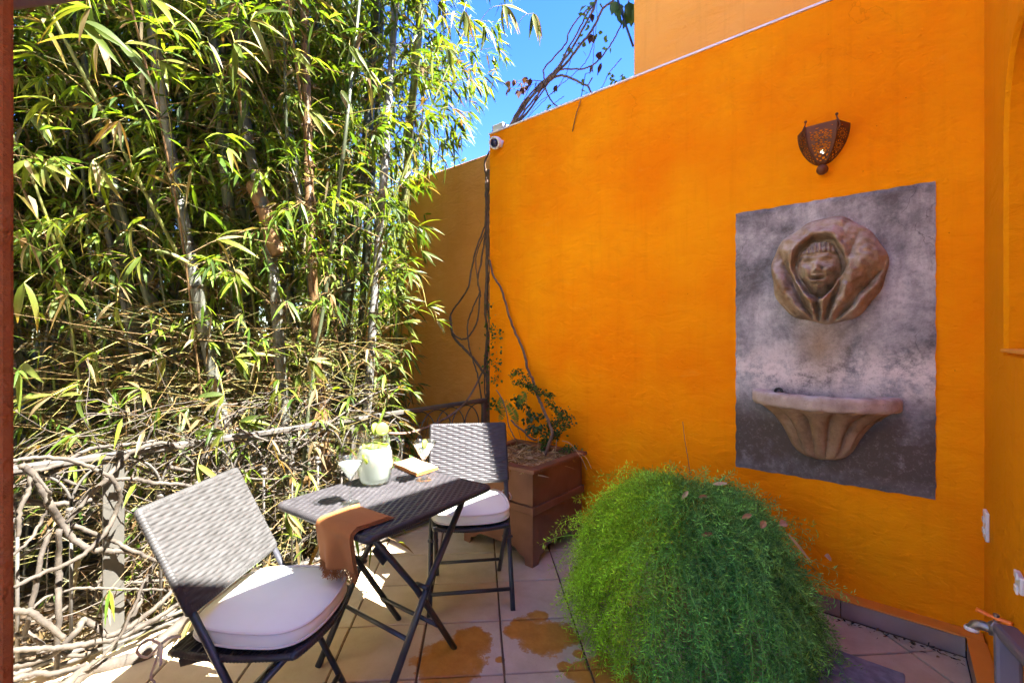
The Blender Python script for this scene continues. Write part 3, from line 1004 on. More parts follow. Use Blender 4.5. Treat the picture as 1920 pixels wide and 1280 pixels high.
# ================================================================== WALL LAMP
def sconce():
    c = onY(1541, 330, WALL_Y)
    cx_ = -0.278
    z0, z1 = 2.215, 2.405
    root = thing('wall_lamp', 'rusty pierced metal wall lamp glowing above the fountain panel', 'lamp', (cx_, WALL_Y, z0))
    org = (cx_, WALL_Y, z0)
    plan = [(-0.112, 0.0), (-0.066, -0.088), (0.066, -0.088), (0.112, 0.0)]
    def k_(t_): return 0.10 + 0.90 * math.sin(PI / 2 * min(1, t_ * 1.02)) ** 0.62
    def pos(p, q, s, t_, arch):
        x = p[0] + (q[0] - p[0]) * s
        y = p[1] + (q[1] - p[1]) * s
        kk = k_(t_)
        return (cx_ + x * kk, WALL_Y - 0.006 + (y * kk if True else y) - 0.030 * (1 - kk), z0 + 0.012 + (z1 - z0) * t_ + arch)
    def hole(s, h):
        # s in -1..1 across, h in 0..1 upward: two rosettes and small cut-outs below
        if abs(s) > 0.74 or h > 0.90 or h < 0.08: return False
        for cz in (0.70, 0.41):
            dx, dz = s * 0.17, (h - cz)
            rr = math.hypot(dx, dz)
            if rr < 0.14:
                a = math.atan2(dz, dx)
                spoke = abs(math.sin(a * 6))
                return 0.035 < rr < 0.085 and spoke > 0.45 or 0.10 < rr < 0.135 and abs(math.sin(a * 6 + 1.57)) > 0.62
        if h < 0.27:
            return math.sin(s * 7) * math.sin(h * 55) > 0.35
        return math.sin(s * 6.3) * math.sin(h * 40) > 0.72
    for a in range(3):
        p, q = plan[a], plan[a + 1]
        nu, nv = 44, 84
        m_ = MB()
        vid = {}
        vv, ff = [], []
        def vert(i, j):
            if (i, j) not in vid:
                s, t_ = i / nu, j / nv
                arch = 0.0
                if t_ > 0.93:
                    arch = 0.0
                vid[(i, j)] = len(vv)
                vv.append(pos(p, q, s, t_, arch))
            return vid[(i, j)]
        for j in range(nv):
            for i in range(nu):
                if hole((i + 0.5) / nu * 2 - 1, (j + 0.5) / nv): continue
                ff.append((vert(i, j), vert(i + 1, j), vert(i + 1, j + 1), vert(i, j + 1)))
        m_.add(vv, ff)
        o = m_.build('lamp_panel', 'rust_lamp', root, False, org)
        so = o.modifiers.new('sheet', 'SOLIDIFY')
        so.thickness = 0.002
    for q in (1, 2):
        pts = [pos(plan[q], plan[q], 0, t_ / 20, 0) for t_ in range(21)]
        MB().tube([(p[0], p[1] - 0.002, p[2]) for p in pts], 0.0035, 6).build('seam_rib', 'rust_lamp', root, True, org)
        T = Vector(pts[-1])
        s = -1 if q == 1 else 1
        hk = [T + Vector((0, -0.004, -0.055)), T + Vector((s * 0.012, -0.014, -0.035)), T + Vector((s * 0.006, -0.012, -0.010)), T + Vector((0, -0.006, 0.006)), T + Vector((-s * 0.002, -0.004, 0.018))]
        h = MB().tube(spline(hk, 5), 0.003, 6)
        h.lathe([(0.0001, 0.026), (0.006, 0.022), (0.007, 0.018), (0.005, 0.013), (0.0001, 0.010)], 10, (hk[-1].x, hk[-1].y, hk[-1].z - 0.012))
        h.build('hook', 'rust_lamp', root, True, org)
    bz = z0 - 0.012
    prof = [(0.0001, -0.026)] + [(0.026 * math.cos(b), 0.026 * math.sin(b)) for b in [(-1.3 + 2.6 * i_ / 12) for i_ in range(13)]] + [(0.0001, 0.026)]
    MB().lathe(prof, 20, (cx_, WALL_Y - 0.042, bz)).build('ball_finial', 'rust_lamp', root, True, org)
    bp = [(0.0001, -0.012), (0.005, -0.010), (0.008, -0.003), (0.008, 0.003), (0.005, 0.009), (0.0001, 0.011)]
    MB().lathe(bp, 14, (cx_, WALL_Y - 0.047, z0 + 0.075)).build('bulb', 'bulb', root, True, org)
    ld = bpy.data.lights.new('lamp_glow', 'POINT')
    ld.energy = 0.0018
    ld.color = (1.0, 0.80, 0.45)
    ld.shadow_soft_size = 0.018
    lo = bpy.data.objects.new('lamp_glow', ld)
    COL.objects.link(lo)
    lo.location = (0, -0.047, 0.048)
    lo.parent = root
sconce()

# ================================================================== SMALL WALL FITTINGS
def security_camera():
    c = onY(929, 268, WALL_Y - 0.05)
    d = (Vector((0.25, -0.9, -0.42))).normalized()
    root = thing('security_camera', 'small white security camera at the top corner of the orange wall', 'camera', (c.x + 0.03, WALL_Y, c.z))
    org = (c.x + 0.03, WALL_Y, c.z)
    q = Vector((0, 0, 1)).rotation_difference(d)
    def lathe_to(prof, name, mat, off):
        m_ = MB().lathe(prof, 28)
        m_.v = [tuple(q @ Vector(p) + c + d * off) for p in m_.v]
        m_.build(name, mat, root, True, org)
    lathe_to([(0.0001, -0.045), (0.036, -0.042), (0.046, -0.03), (0.050, 0.0), (0.050, 0.022), (0.046, 0.030), (0.036, 0.032), (0.034, 0.024)], 'housing', 'white_plastic', 0.0)
    lathe_to([(0.0001, 0.040), (0.018, 0.036), (0.030, 0.028), (0.034, 0.020)], 'lens', 'blue_lens', 0.0)
    MB().tube([c - d * 0.03, Vector((c.x + 0.03, WALL_Y + 0.01, c.z))], 0.030, 16).build('mount', 'white_plastic', root, True, org)
    b = onY(940, 250, WALL_Y + 0.12)
    o = MB().box((b.x + 0.01, WALL_Y + 0.10, WALL_H + 0.058), (0.12, 0.09, 0.09)).build('junction_box', 'grey_box', None, origin=(b.x, WALL_Y + 0.10, WALL_H + 0.01), bevel=0.006)
    tag(o, 'small grey box on the wall top beside the white camera', 'box')
security_camera()

def socket(px, py, name, label, hgt, wid):
    c = onX(px, py, WALL_XR)
    root = thing(name, label, 'socket', (WALL_XR, c.y, c.z))
    org = (WALL_XR, c.y, c.z)
    MB().box((WALL_XR - 0.006, c.y, c.z), (0.012, wid, hgt)).build('cover_plate', 'white_plastic', root, origin=org, bevel=0.004)
    for dz in (-0.022, 0.022):
        MB().box((WALL_XR - 0.014, c.y, c.z + dz), (0.006, wid * 0.45, 0.022)).build('outlet', 'white_plastic', root, origin=org, bevel=0.002)
socket(1853, 985, 'wall_socket', 'white socket plate on the side wall close to the corner', 0.118, 0.072)
socket(1918, 1093, 'wall_socket', 'white socket plate cut off by the right edge of the picture', 0.05, 0.075)

def faucet():
    c = onX(1905, 1205, WALL_XR - 0.004)
    c = Vector((WALL_XR, 2.135, 0.405))
    root = thing('garden_tap', 'old grey garden tap with an orange lever on the side wall', 'tap', c)
    org = tuple(c)
    p = lambda x, y, z: (c.x + x * 0.68, c.y + y * 0.68, c.z + z * 0.68)
    b = MB().tube([p(0.0, 0, 0), p(-0.05, 0.005, 0), p(-0.085, 0.012, 0)], [0.016, 0.016, 0.019], 14)
    b.build('body', 'brass', root, True, org)
    sp = spline([p(-0.06, 0.006, -0.002), p(-0.10, 0.016, 0.004), p(-0.128, 0.022, -0.004), p(-0.142, 0.026, -0.03)], 6)
    s = MB().tube(sp, [0.015] * (len(sp) - 4) + [0.0145, 0.015, 0.016, 0.018], 14)
    s.build('spout', 'brass', root, True, org)
    MB().lathe([(0.0001, 0.0), (0.019, 0.0), (0.0195, 0.006), (0.017, 0.010), (0.016, 0.012)], 18, p(-0.143, 0.0262, -0.036)).build('outlet_ring', 'white_plastic', root, True, org)
    MB().lathe([(0.0001, -0.01), (0.022, -0.008), (0.022, 0.006), (0.014, 0.014), (0.008, 0.018), (0.008, 0.042), (0.0001, 0.043)], 8, p(-0.062, 0.006, 0.020)).build('bonnet', 'brass', root, False, org)
    hp = spline([p(-0.128, 0.025, 0.072), p(-0.09, 0.012, 0.066), p(-0.062, 0.006, 0.062), p(-0.03, -0.004, 0.061), p(0.0 - 0.012, -0.012, 0.060)], 4)
    h = MB().tube(hp, [0.009] * 4 + [0.0075] * 4 + [0.010] * 3 + [0.009] * (len(hp) - 11), 10, flat=0.75)
    h.build('lever', 'orange_enamel', root, True, org)
    MB().lathe([(0.0001, 0.008), (0.006, 0.007), (0.008, 0.0)], 12, p(-0.062, 0.006, 0.068)).build('screw', 'brass', root, True, org)
faucet()

# stone slab on the floor at the right
def slab_stone():
    a = fl(1543, 1211, 0.06); b = fl(1697, 1256, 0.06)
    y1 = (a.y + b.y) / 2
    x0_, x1_ = a.x, b.x
    o = MB().box(((x0_ + x1_) / 2, y1 - 0.17, 0.031), (x1_ - x0_, 0.34, 0.058)).build('stone_slab', 'slate', None, origin=((x0_ + x1_) / 2, y1 - 0.17, 0), bevel=0.006)
    tag(o, 'flat blue-grey stone slab on the tiles beside the feathery fern', 'stone')
slab_stone()

# folded chair frame leaning by the side wall at the right edge
def leaning_chair():
    A = dep(1889, 1186, 0.80)
    B = A + Vector((0.10, -0.40, 0.006))
    root = thing('leaning_chair', 'grey metal chair frame cut off by the lower right corner', 'chair', (A.x + 0.02, A.y - 0.2, 0))
    org = (A.x + 0.02, A.y - 0.2, 0)
    for P, f_ in ((A, Vector((-0.02, -0.30, 0.0))), (B, Vector((-0.02, -0.30, 0)))):
        foot = Vector((P.x + f_.x, P.y + f_.y, 0.0))
        MB().bar(P + Vector((0, 0, 0.0)), foot, 0.020, 0.034, up=(1, 0, 0)).build('leg', 'grey_metal', root, origin=org, bevel=0.006)
    MB().bar(A + Vector((-0.003, 0.012, 0.0)), B, 0.034, 0.022).build('top_rail', 'grey_metal', root, origin=org, bevel=0.007)
    MB().bar(A.lerp(Vector((A.x - .02, A.y - .3, 0)), 0.5), B.lerp(Vector((B.x - .02, B.y - .3, 0)), 0.5), 0.02, 0.02).build('crossbar', 'grey_metal', root, origin=org, bevel=0.004)
leaning_chair()

# ================================================================== RAILING
def railing():
    ye = 2.735
    root = thing('iron_railing', 'wrought iron terrace railing with interlaced arches, tangled in dry vines', 'railing', (RAIL_X, 1.1, 0))
    org = (RAIL_X, 1.1, 0)
    H = 0.862
    tr = MB().bar((RAIL_X, -0.75, H - 0.013), (RAIL_X, ye + 0.02, H - 0.013), 0.048, 0.026)
    tr.build('top_rail', 'iron', root, origin=org, bevel=0.005)
    MB().bar((RAIL_X, -0.75, 0.062), (RAIL_X, ye, 0.062), 0.030, 0.014).build('bottom_rail', 'iron', root, origin=org, bevel=0.003)
    MB().bar((RAIL_X, -0.75, 0.026), (RAIL_X, ye, 0.026), 0.022, 0.012).build('bottom_rail', 'iron', root, origin=org, bevel=0.003)
    for y in (-0.75, 0.40, 1.565, ye):
        MB().box((RAIL_X, y, (H - 0.027) / 2 - 0.05), (0.018, 0.072 if y < ye else 0.04, H - 0.027 + 0.1)).build('post', 'post' if y < 1 else 'iron', root, origin=org, bevel=0.003)
    sp = 0.150
    y = 2.667
    ys = []
    while y > -0.7:
        ys.append(y)
        y -= sp
    for y in ys:
        if min(abs(y - 0.40), abs(y - 1.565)) < 0.05: continue
        b = MB().tube([(RAIL_X, y, 0.069), (RAIL_X, y, 0.66)], 0.0062, 8)
        bo = b.build('baluster', 'iron', root, True, org)
        c = MB()
        for dz in (0.628, 0.650):
            c.lathe([(0.0062, dz - 0.012), (0.015, dz - 0.008), (0.018, dz), (0.015, dz + 0.008), (0.0062, dz + 0.012)], 12, (RAIL_X, y, 0))
        c.build('collar', 'iron', bo, True, org)
    for y in ys:
        pts = []
        for i in range(21):
            a = PI * i / 20
            pts.append((RAIL_X + 0.0055 * (1 if int(round((2.667 - y) / sp)) % 2 else -1), y - sp * math.cos(a), 0.66 + (H - 0.032 - 0.66) * math.sin(a)))
        pts = [p for p in pts if p[1] < ye - 0.01]
        if len(pts) > 2:
            MB().tube(pts, 0.0052, 6).build('arch', 'iron', root, True, org)
railing()

# ================================================================== DRY VINE TANGLE ON THE RAILING
def tangle():
    root = thing('dry_vine', 'tangle of pale dry vine stems over the left end of the railing', 'vine', (RAIL_X + 0.06, 0.4, 0))
    org = (RAIL_X + 0.06, 0.4, 0)
    s = 2.781
    def cp(pts): return [(20 + x / s, 820 + y / s) for x, y in pts]
    stems = [
        ([(15, 768), (150, 722), (280, 662), (400, 590), (500, 490), (560, 390), (572, 300), (525, 215), (440, 165), (300, 115), (130, 110), (0, 130)], 0.0085, 0.10),
        ([(60, 140), (110, 185), (160, 260), (210, 360), (260, 440), (330, 530), (420, 575), (520, 600), (640, 592)], 0.0125, 0.07),
        ([(285, 440), (350, 370), (420, 290), (500, 210), (600, 110), (700, 45), (800, 30), (900, 60)], 0.0095, 0.045),
        ([(320, 450), (430, 495), (540, 545), (640, 585), (760, 640)], 0.0088, 0.06),
        ([(0, 905), (100, 920), (180, 970), (280, 1050)], 0.0115, 0.12),
        ([(0, 1118), (150, 1095), (300, 1080), (450, 1060), (600, 1030), (780, 920), (980, 800), (1150, 690)], 0.0105, 0.10),
        ([(0, 1205), (130, 1165), (250, 1100), (350, 985), (390, 962), (470, 1010), (520, 1020), (640, 960), (760, 860), (900, 760)], 0.0115, 0.08),
        ([(0, 900), (100, 880), (200, 830), (350, 795), (500, 780), (700, 785), (860, 800)], 0.0055, 0.05),
        ([(180, 1330), (290, 1280), (420, 1222), (560, 1180), (700, 1110), (850, 1015), (1000, 880), (1120, 740), (1200, 640)], 0.026, 0.14),
        ([(210, 470), (150, 650), (110, 850), (70, 1020), (20, 1035)], 0.0085, 0.05),
        ([(100, 170), (95, 270), (50, 370), (40, 510)], 0.0075, 0.08),
        ([(250, 470), (252, 700), (247, 900), (240, 1255)], 0.0105, 0.05),
        ([(700, 730), (620, 900), (540, 1050), (400, 1190), (300, 1275)], 0.0055, 0.13),
        ([(0, 610), (90, 540), (160, 450), (200, 360), (190, 270), (130, 190)], 0.0055, 0.10),
        ([(0, 1250), (120, 1225), (240, 1220), (400, 1200)], 0.010, 0.10),
        ([(20, 300), (160, 350), (300, 350), (470, 325)], 0.0105, -0.05),
        ([(0, 185), (120, 170), (260, 130), (420, 60), (560, 40), (760, 20)], 0.008, 0.0),
        ([(540, 215), (640, 215), (760, 240), (890, 245), (1050, 280)], 0.0085, 0.04),
        ([(400, 1210), (500, 1120), (640, 900), (720, 740), (800, 560), (900, 380)], 0.0085, -0.06),
        ([(90, 1010), (190, 1085), (330, 1130), (480, 1110)], 0.008, 0.03),
    ]
    for pts, r, off in stems:
        P = [onX(px, py, RAIL_X + off) for px, py in cp(pts)]
        P = [p + Vector((random.uniform(-0.03, 0.03), 0, 0)) for p in P]
        q = spline(P, 7, 0.0016)
        n = len(q)
        MB().tube(q, [r * (1.1 - 0.35 * abs(i / n - 0.4)) * random.uniform(0.92, 1.08) for i in range(n)], 8).build('stem', 'dry_vine', root, True, org)
    # more single stems, bundled along the top rail and the floor edge
    for k in range(70):
        y = random.uniform(-0.1, 1.1) if k % 3 else random.uniform(0.6, 1.8)
        z = random.choice((random.uniform(0.02, 0.25), random.uniform(0.55, 0.95), random.uniform(0.6, 0.9), random.uniform(0.0, 0.9)))
        x = RAIL_X + random.uniform(-0.30, 0.06)
        ang = random.gauss(0.1, 0.6)
        Ln = random.uniform(0.4, 1.1)
        P = [Vector((x, y, z))]
        for i in range(5):
            ang += random.gauss(0, 0.22)
            p = P[-1] + Vector((random.gauss(0, 0.03), math.cos(ang) * Ln / 5, math.sin(ang) * Ln / 5))
            p.z = max(0.015, min(1.02, p.z))
            p.x = max(RAIL_X - 0.36, min(RAIL_X + 0.07, p.x))
            P.append(p)
        q = spline(P, 5, 0.0012)
        r = random.choice((0.003, 0.004, 0.0055, 0.008))
        MB().tube(q, [r * (1 - 0.5 * i / len(q)) for i in range(len(q))], 6).build('stem', 'dry_vine', root, True, org)
    # hair-thin twigs, past counting
    m_ = MB()
    for k in range(240):
        y = random.uniform(-0.2, 1.9)
        z = random.uniform(0.0, 0.98) if k % 2 else random.uniform(0.6, 1.0)
        x = RAIL_X + random.uniform(-0.36, 0.07)
        d = Vector((random.gauss(0, 0.35), random.gauss(0, 1), random.gauss(0, 0.9))).normalized()
        Ln = random.uniform(0.08, 0.4)
        P = [Vector((x, y, z))]
        for i in range(4):
            d = (d + Vector((random.gauss(0, 0.2), random.gauss(0, 0.3), random.gauss(0, 0.3)))).normalized()
            p = P[-1] + d * Ln / 4
            p.z = max(0.01, p.z)
            P.append(p)
        m_.tube(P, random.uniform(0.0012, 0.0026), 4, cap=False)
    tag(m_.build('twigs', 'dry_vine', root, True, org), kind='stuff')
tangle()

# ================================================================== BAMBOO
GREENS = np.array([(0.095, 0.165, 0.014), (0.135, 0.205, 0.016), (0.07, 0.13, 0.016), (0.18, 0.235, 0.02), (0.05, 0.10, 0.016), (0.11, 0.155, 0.022)])
STRAW = np.array([(0.44, 0.33, 0.16), (0.50, 0.41, 0.24), (0.33, 0.20, 0.08)])
def edge_px(py):
    """right-hand outline of the grove as one stands on the terrace"""
    return np.interp(py, [-400, 0, 120, 200, 280, 330, 400, 640, 800], [1000, 950, 925, 905, 840, 800, 772, 765, 760])

def culm_mesh(root, org, pts, rad, mat, internode=0.34, name='culm'):
    """jointed stalk: swollen rings with a dark scar at every node"""
    q = spline(pts, 8)
    S = [0.0]
    for i in range(1, len(q)): S.append(S[-1] + (q[i] - q[i - 1]).length)
    tot = S[-1]
    def at(s):
        s = max(0, min(tot - 1e-6, s))
        for i in range(1, len(S)):
            if S[i] >= s:
                t_ = (s - S[i - 1]) / (S[i] - S[i - 1])
                return q[i - 1].lerp(q[i], t_)
        return q[-1]
    P, R, C, nodes = [], [], [], []
    s = 0.0
    k = 0
    while s < tot:
        P.append(at(s)); nodes.append((at(s), s / tot))
        step = internode * random.uniform(0.85, 1.15)
        tap = 1.0 - 0.35 * s / tot
        R.append(rad * tap * 1.02); C.append((0.35, 0.28, 0.2))
        for ds, kr, cc in ((0.006, 1.13, (0.55, 0.45, 0.36)), (0.014, 1.15, (1.15, 1.1, 1.0)), (0.022, 1.02, (0.62, 0.6, 0.55)), (0.05, 0.98, (1.0, 1.0, 1.0)), (step * 0.5, 0.985, (1.0, 1.0, 0.98)), (step - 0.04, 0.98, (0.92, 0.92, 0.9)), (step - 0.012, 1.0, (1.25, 1.25, 1.2))):
            if s + ds < tot:
                P.append(at(s + ds)); R.append(rad * tap * kr); C.append(cc)
        s += step
    m_ = MB().tube(P, R, 12, True, None, 0, C)
    o = m_.build(name, mat, root, True, org, color=True)
    return nodes

class Leaves:
    def __init__(self):
        self.B, self.D, self.S, self.L, self.W, self.dr, self.c = [], [], [], [], [], [], []
    def add(self, b, d, s, l, w_, dr, c):
        self.B.append(tuple(b)); self.D.append(tuple(d)); self.S.append(tuple(s)); self.L.append(l); self.W.append(w_); self.dr.append(dr); self.c.append(c)
    def build(self, name, root, org, mat='leaf'):
        if not self.B: return None
        V, F = leaf_arrays(np.array(self.B), np.array(self.D), np.array(self.S), np.array(self.L), np.array(self.W), np.array(self.dr))
        C = np.repeat(np.array(self.c), 8, axis=0)
        return np_mesh(name, V, F, C, mat, root, org)

LEAF_K = [0.62]
def leaf_color(dry):
    if random.random() < dry:
        c = STRAW[random.randrange(3)] * 0.32
    else:
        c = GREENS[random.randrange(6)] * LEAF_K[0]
    return tuple(np.clip(c * random.uniform(0.8, 1.25), 0, 1))

def spray(tw, lv, start, azim, lift, length, clusters, per, size, dry, rbase=0.0032, droop=0.5, twcol=None):
    """a thin branch arching from a joint, with hanging leaves in clusters"""
    P = [Vector(start)]
    el = lift
    for i in range(6):
        el -= droop * 0.25 + random.gauss(0, 0.08)
        az = azim + random.gauss(0, 0.12)
        P.append(P[-1] + Vector((math.cos(az) * math.cos(el), math.sin(az) * math.cos(el), math.sin(el))) * (length / 6))
    px, py, z = proj(np.array([tuple(p) for p in P]))
    lim = edge_px(py)
    keep = 7
    for i in range(7):
        if px[i] > lim[i] or z[i] < 0.9 or P[i].x > RAIL_X + 0.55:
            keep = i; break
    if keep < 3: return
    P = P[:keep]
    c = twcol or random.choice(((0.13, 0.10, 0.024), (0.10, 0.095, 0.024), (0.15, 0.095, 0.033), (0.08, 0.08, 0.027), (0.12, 0.078, 0.03)))
    n = len(P)
    tw.tube(P, [rbase * (1 - 0.75 * i / n) for i in range(n)], 4, cap=False, col=c)
    for k in range(clusters):
        t_ = random.uniform(0.35, 1.0) * (n - 1) if k else (n - 1) * 0.999
        i = min(int(t_), n - 2)
        p = P[i].lerp(P[i + 1], t_ - i)
        dirb = (P[i + 1] - P[i]).normalized()
        if random.random() < 0.6:
            sd = (dirb + Vector((random.gauss(0, 0.7), random.gauss(0, 0.7), random.gauss(0, 0.4)))).normalized()
            p2 = p + sd * random.uniform(0.05, 0.14)
            tw.tube([p, p2], [rbase * 0.35, rbase * 0.2], 3, cap=False, col=c)
            p, dirb = p2, sd
        isdry = random.random() < dry * 0.6
        for m_ in range(random.randint(max(1, per - 2), per + 1)):
            az = random.uniform(0, 2 * PI)
            d = (dirb * 0.8 + Vector((math.cos(az) * 0.75, math.sin(az) * 0.75, random.uniform(-0.9, 0.15)))).normalized()
            sd = d.cross(Vector((random.gauss(0, 0.35), random.gauss(0, 0.35), 1))).normalized()
            l = size * random.uniform(0.65, 1.25)
            lv.add(p, d, sd, l, l * random.uniform(0.13, 0.19), random.uniform(0.15, 0.6), leaf_color(0.9 if isdry else dry * 0.5))

BAMBOO = [  # row of (photo column, row) along the stalk, distance, stalk radius, surface, label
    ([(432, 870), (395, 680), (372, 560), (345, 420), (318, 270), (292, 100), (272, -60)], 2.75, 0.043, 'culm_grey', 'thick grey bamboo stalk leaning left with shaggy joints, left of centre of the grove'),
    ([(483, 870), (455, 650), (438, 520), (428, 380), (412, 200), (398, 20)], 3.10, 0.046, 'culm_green', 'grey-green bamboo stalk just right of the leaning thick grey stalk'),
    ([(540, 870), (527, 700), (517, 560), (506, 460), (490, 370), (466, 270), (452, 100), (446, -60)], 2.90, 0.040, 'culm_grey', 'bamboo stalk with a broken tan sheath bending at half height'),
    ([(612, 890), (594, 650), (583, 450), (577, 250), (570, 0), (566, -120)], 2.95, 0.037, 'culm_tan', 'dry tan bamboo stalk standing nearly upright in mid grove'),
    ([(626, 880), (648, 600), (668, 420), (688, 260), (700, 100), (706, -60)], 3.45, 0.050, 'culm_dark', 'dark green bamboo stalk leaning right of the dry tan stalk'),
    ([(684, 850), (697, 640), (710, 450), (720, 330), (730, 180), (742, 0)], 3.30, 0.038, 'culm_white', 'whitish waxy bamboo stalk beside the yellow-green one'),
    ([(733, 850), (747, 600), (757, 420), (768, 250), (781, 110), (793, -40)], 3.57, 0.042, 'culm_yellow', 'yellow-green bamboo stalk nearest the set-back wall, rightmost of the grove'),
    ([(575, 800), (612, 540), (630, 400), (648, 250), (664, 100)], 2.72, 0.0125, 'culm_green', 'thin pale green bamboo cane slanting in front of the dry tan stalk'),
    ([(345, 860), (300, 650), (265, 520), (225, 380), (180, 200), (140, 40)], 2.95, 0.029, 'culm_green', 'slender green bamboo stalk leaning strongly left'),
    ([(275, 850), (238, 600), (205, 450), (160, 250), (125, 80)], 3.05, 0.023, 'culm_grey', 'slender grey bamboo stalk leaning left near the left side of the grove'),
    ([(212, 850), (182, 560), (166, 450), (150, 250), (136, 60)], 3.00, 0.013, 'culm_green', 'thin green bamboo cane close to the left door jamb'),
    ([(672, 860), (678, 640), (690, 430), (702, 240), (712, 60)], 3.95, 0.045, 'culm_dark', 'dark bamboo stalk half hidden behind the whitish waxy stalk'),
    ([(468, 850), (462, 640), (452, 420), (440, 230), (428, 40)], 3.55, 0.043, 'culm_dark', 'shaded bamboo stalk between the grey-green and the sheathed stalks'),
    ([(395, 850), (370, 650), (352, 450), (352, 250), (362, 60), (370, -60)], 3.75, 0.045, 'culm_grey', 'grey bamboo stalk standing behind the thick leaning grey stalk'),
    ([(650, 880), (634, 600), (640, 420), (652, 240), (660, 60)], 4.3, 0.040, 'culm_green', 'green bamboo stalk behind the thin slanting cane'),
    ([(560, 860), (548, 600), (540, 420), (532, 240), (528, 60)], 4.0, 0.044, 'culm_dark', 'dark bamboo stalk between the sheathed and the dry tan stalks'),
]
def extend(P, zmin, zmax):
    P = list(P)
    d = (P[0] - P[1])
    d = Vector((d.x * 0.4, d.y * 0.4, d.z)); d /= abs(d.z)
    if P[0].z > zmin: P.insert(0, P[0] + d * (P[0].z - zmin))
    d = (P[-1] - P[-2]); d /= abs(d.z)
    if P[-1].z < zmax:
        P.append(P[-1] + d * ((zmax - P[-1].z) * 0.5))
        P.append(P[-1] + Vector((d.x * 1.3, d.y * 1.3, 1)) * (zmax - P[-1].z))
    return P

def bamboo(path, rad, mat, label, group=None, near=True, foliage=1.0, size=0.15, zmax=6.0, low_twigs=True):
    base = path[0]
    org = tuple(base)
    root = thing('bamboo_stalk', label, 'bamboo', org, 0, group)
    nodes = culm_mesh(root, org, path, rad, mat, 0.30 if near else 0.38)
    tw, lv = MB(), Leaves()
    thick = rad > 0.02
    for p, t_ in nodes[1:]:
        z = p.z
        if z < 0.1: continue
        if z < 1.5:                       # bare golden twigs low down
            nb = random.randint(6, 10) if low_twigs else 3
            for _ in range(nb):
                spray(tw, lv, p, random.uniform(0, 2 * PI), random.uniform(-0.3, 0.7), random.uniform(0.45, 1.3), random.choice((0, 1, 1, 2, 3)), 3, size * 0.85, 0.4, 0.0026, 0.16)
        else:
            nb = int(round((random.randint(5, 8) if thick else 4) * foliage * (0.22 if near and z < 2.7 else 0.55 if proj(np.array([tuple(p)]))[0][0] > 600 and z < 3.0 else 1.0)))
            for _ in range(nb):
                spray(tw, lv, p, random.uniform(0, 2 * PI), random.uniform(0.2, 1.15), random.uniform(0.45, 1.15), random.randint(4, 8), 4, size, 0.13, 0.0028, 0.42)
        if near and thick and z < 3.2:    # shaggy sheath scraps round the joint
            for _ in range(16):
                az = random.uniform(0, 2 * PI)
                d = Vector((math.cos(az), math.sin(az), random.uniform(-0.9, 0.9)))
                tw.tube([p + Vector((math.cos(az), math.sin(az), 0)) * rad * 0.9, p + Vector((math.cos(az), math.sin(az), 0)) * rad + d * random.uniform(0.02, 0.07)], [0.0035, 0.001], 3, cap=False, col=random.choice(((0.14, 0.09, 0.045), (0.09, 0.05, 0.028), (0.20, 0.14, 0.07))))
    if tw.n:
        tag(tw.build('branches', 'twig', root, False, org, color=True), kind='stuff')
    o = lv.build('foliage', root, org)
    if o: tag(o, kind='stuff')
    return root, nodes

NEAR_ROOTS = []
for pts, z, rad, mat, label in BAMBOO:
    P = [dep(px, py, z + 0.25 * (i / len(pts)) * random.uniform(-1, 1)) for i, (px, py) in enumerate(pts)]
    P = extend(P, -0.46, 6.0)
    NEAR_ROOTS.append(bamboo(P, rad * 0.88 if rad > 0.02 else rad, mat, label, None, True, 0.95 if rad > 0.02 else 0.6, 0.125)[0])

# broken tan sheath on the third stalk
r3 = NEAR_ROOTS[2]
pp = [dep(524, 478, 2.885), dep(511, 452, 2.87), dep(507, 430, 2.865), dep(497, 398, 2.86), dep(484, 366, 2.85), dep(471, 343, 2.85)]
MB().tube(spline(pp, 4), [0.046, 0.046, 0.045, 0.045, 0.044] * 4 + [0.03], 12, True, (1.35, 1.25, 1.1)).build('sheath', 'culm_tan', r3, True, tuple(r3.location), color=True)

# the stalks further back; nothing tells them apart
GL = 'bamboo stalk deep in the leafy grove behind the front stalks'
spots = []
tries = 0
while len(spots) < 58 and tries < 4000:
    tries += 1
    z = random.uniform(3.3, 7.2)
    px = random.uniform(20, 725)
    b = cw((px - CX) / FPX * z, z, -0.46)
    if b.x > -3.0 or (b.y > 2.95 and b.y < 3.6 and b.x > -5.4): continue
    if b.y > 3.1 and px > 640: continue
    if b.x < -8.3: continue
    if any((b - s).length < 0.28 for s in spots): continue
    spots.append(b)
LEAF_K[0] = 0.95      # back leaves coloured lighter to brighten the shaded gaps of the grove
for b in spots:
    lean = Vector((random.gauss(-0.05, 0.10), random.gauss(-0.03, 0.10), 1))
    P = [b, b + lean * 1.5 + Vector((random.gauss(0, 0.05), random.gauss(0, 0.05), 0)), b + lean * 3.2 + Vector((random.gauss(0, 0.1), random.gauss(0, 0.1), 0)), b + lean * 5.0, b + Vector((lean.x * 1.4, lean.y * 1.4, 1)) * 6.4]
    d = (b - Vector((0, 0, 0))).length
    cm = random.choice(('culm_green', 'culm_dark', 'culm_grey', 'culm_green', 'culm_tan'))
    pxb = float(proj(np.array([tuple(b)]))[0][0])
    zone = 'at the left side of the grove' if pxb < 260 else 'in the middle of the grove' if pxb < 500 else 'towards the set-back wall'
    GL = {'culm_green': 'green', 'culm_dark': 'dark', 'culm_grey': 'grey', 'culm_tan': 'tan'}[cm] + ' bamboo stalk deep behind the front stalks ' + zone
    bamboo(P, random.uniform(0.026, 0.045), cm, GL, 'bamboo stalks at the back of the grove', d < 3.8, 1.15, 0.112, low_twigs=d < 5)

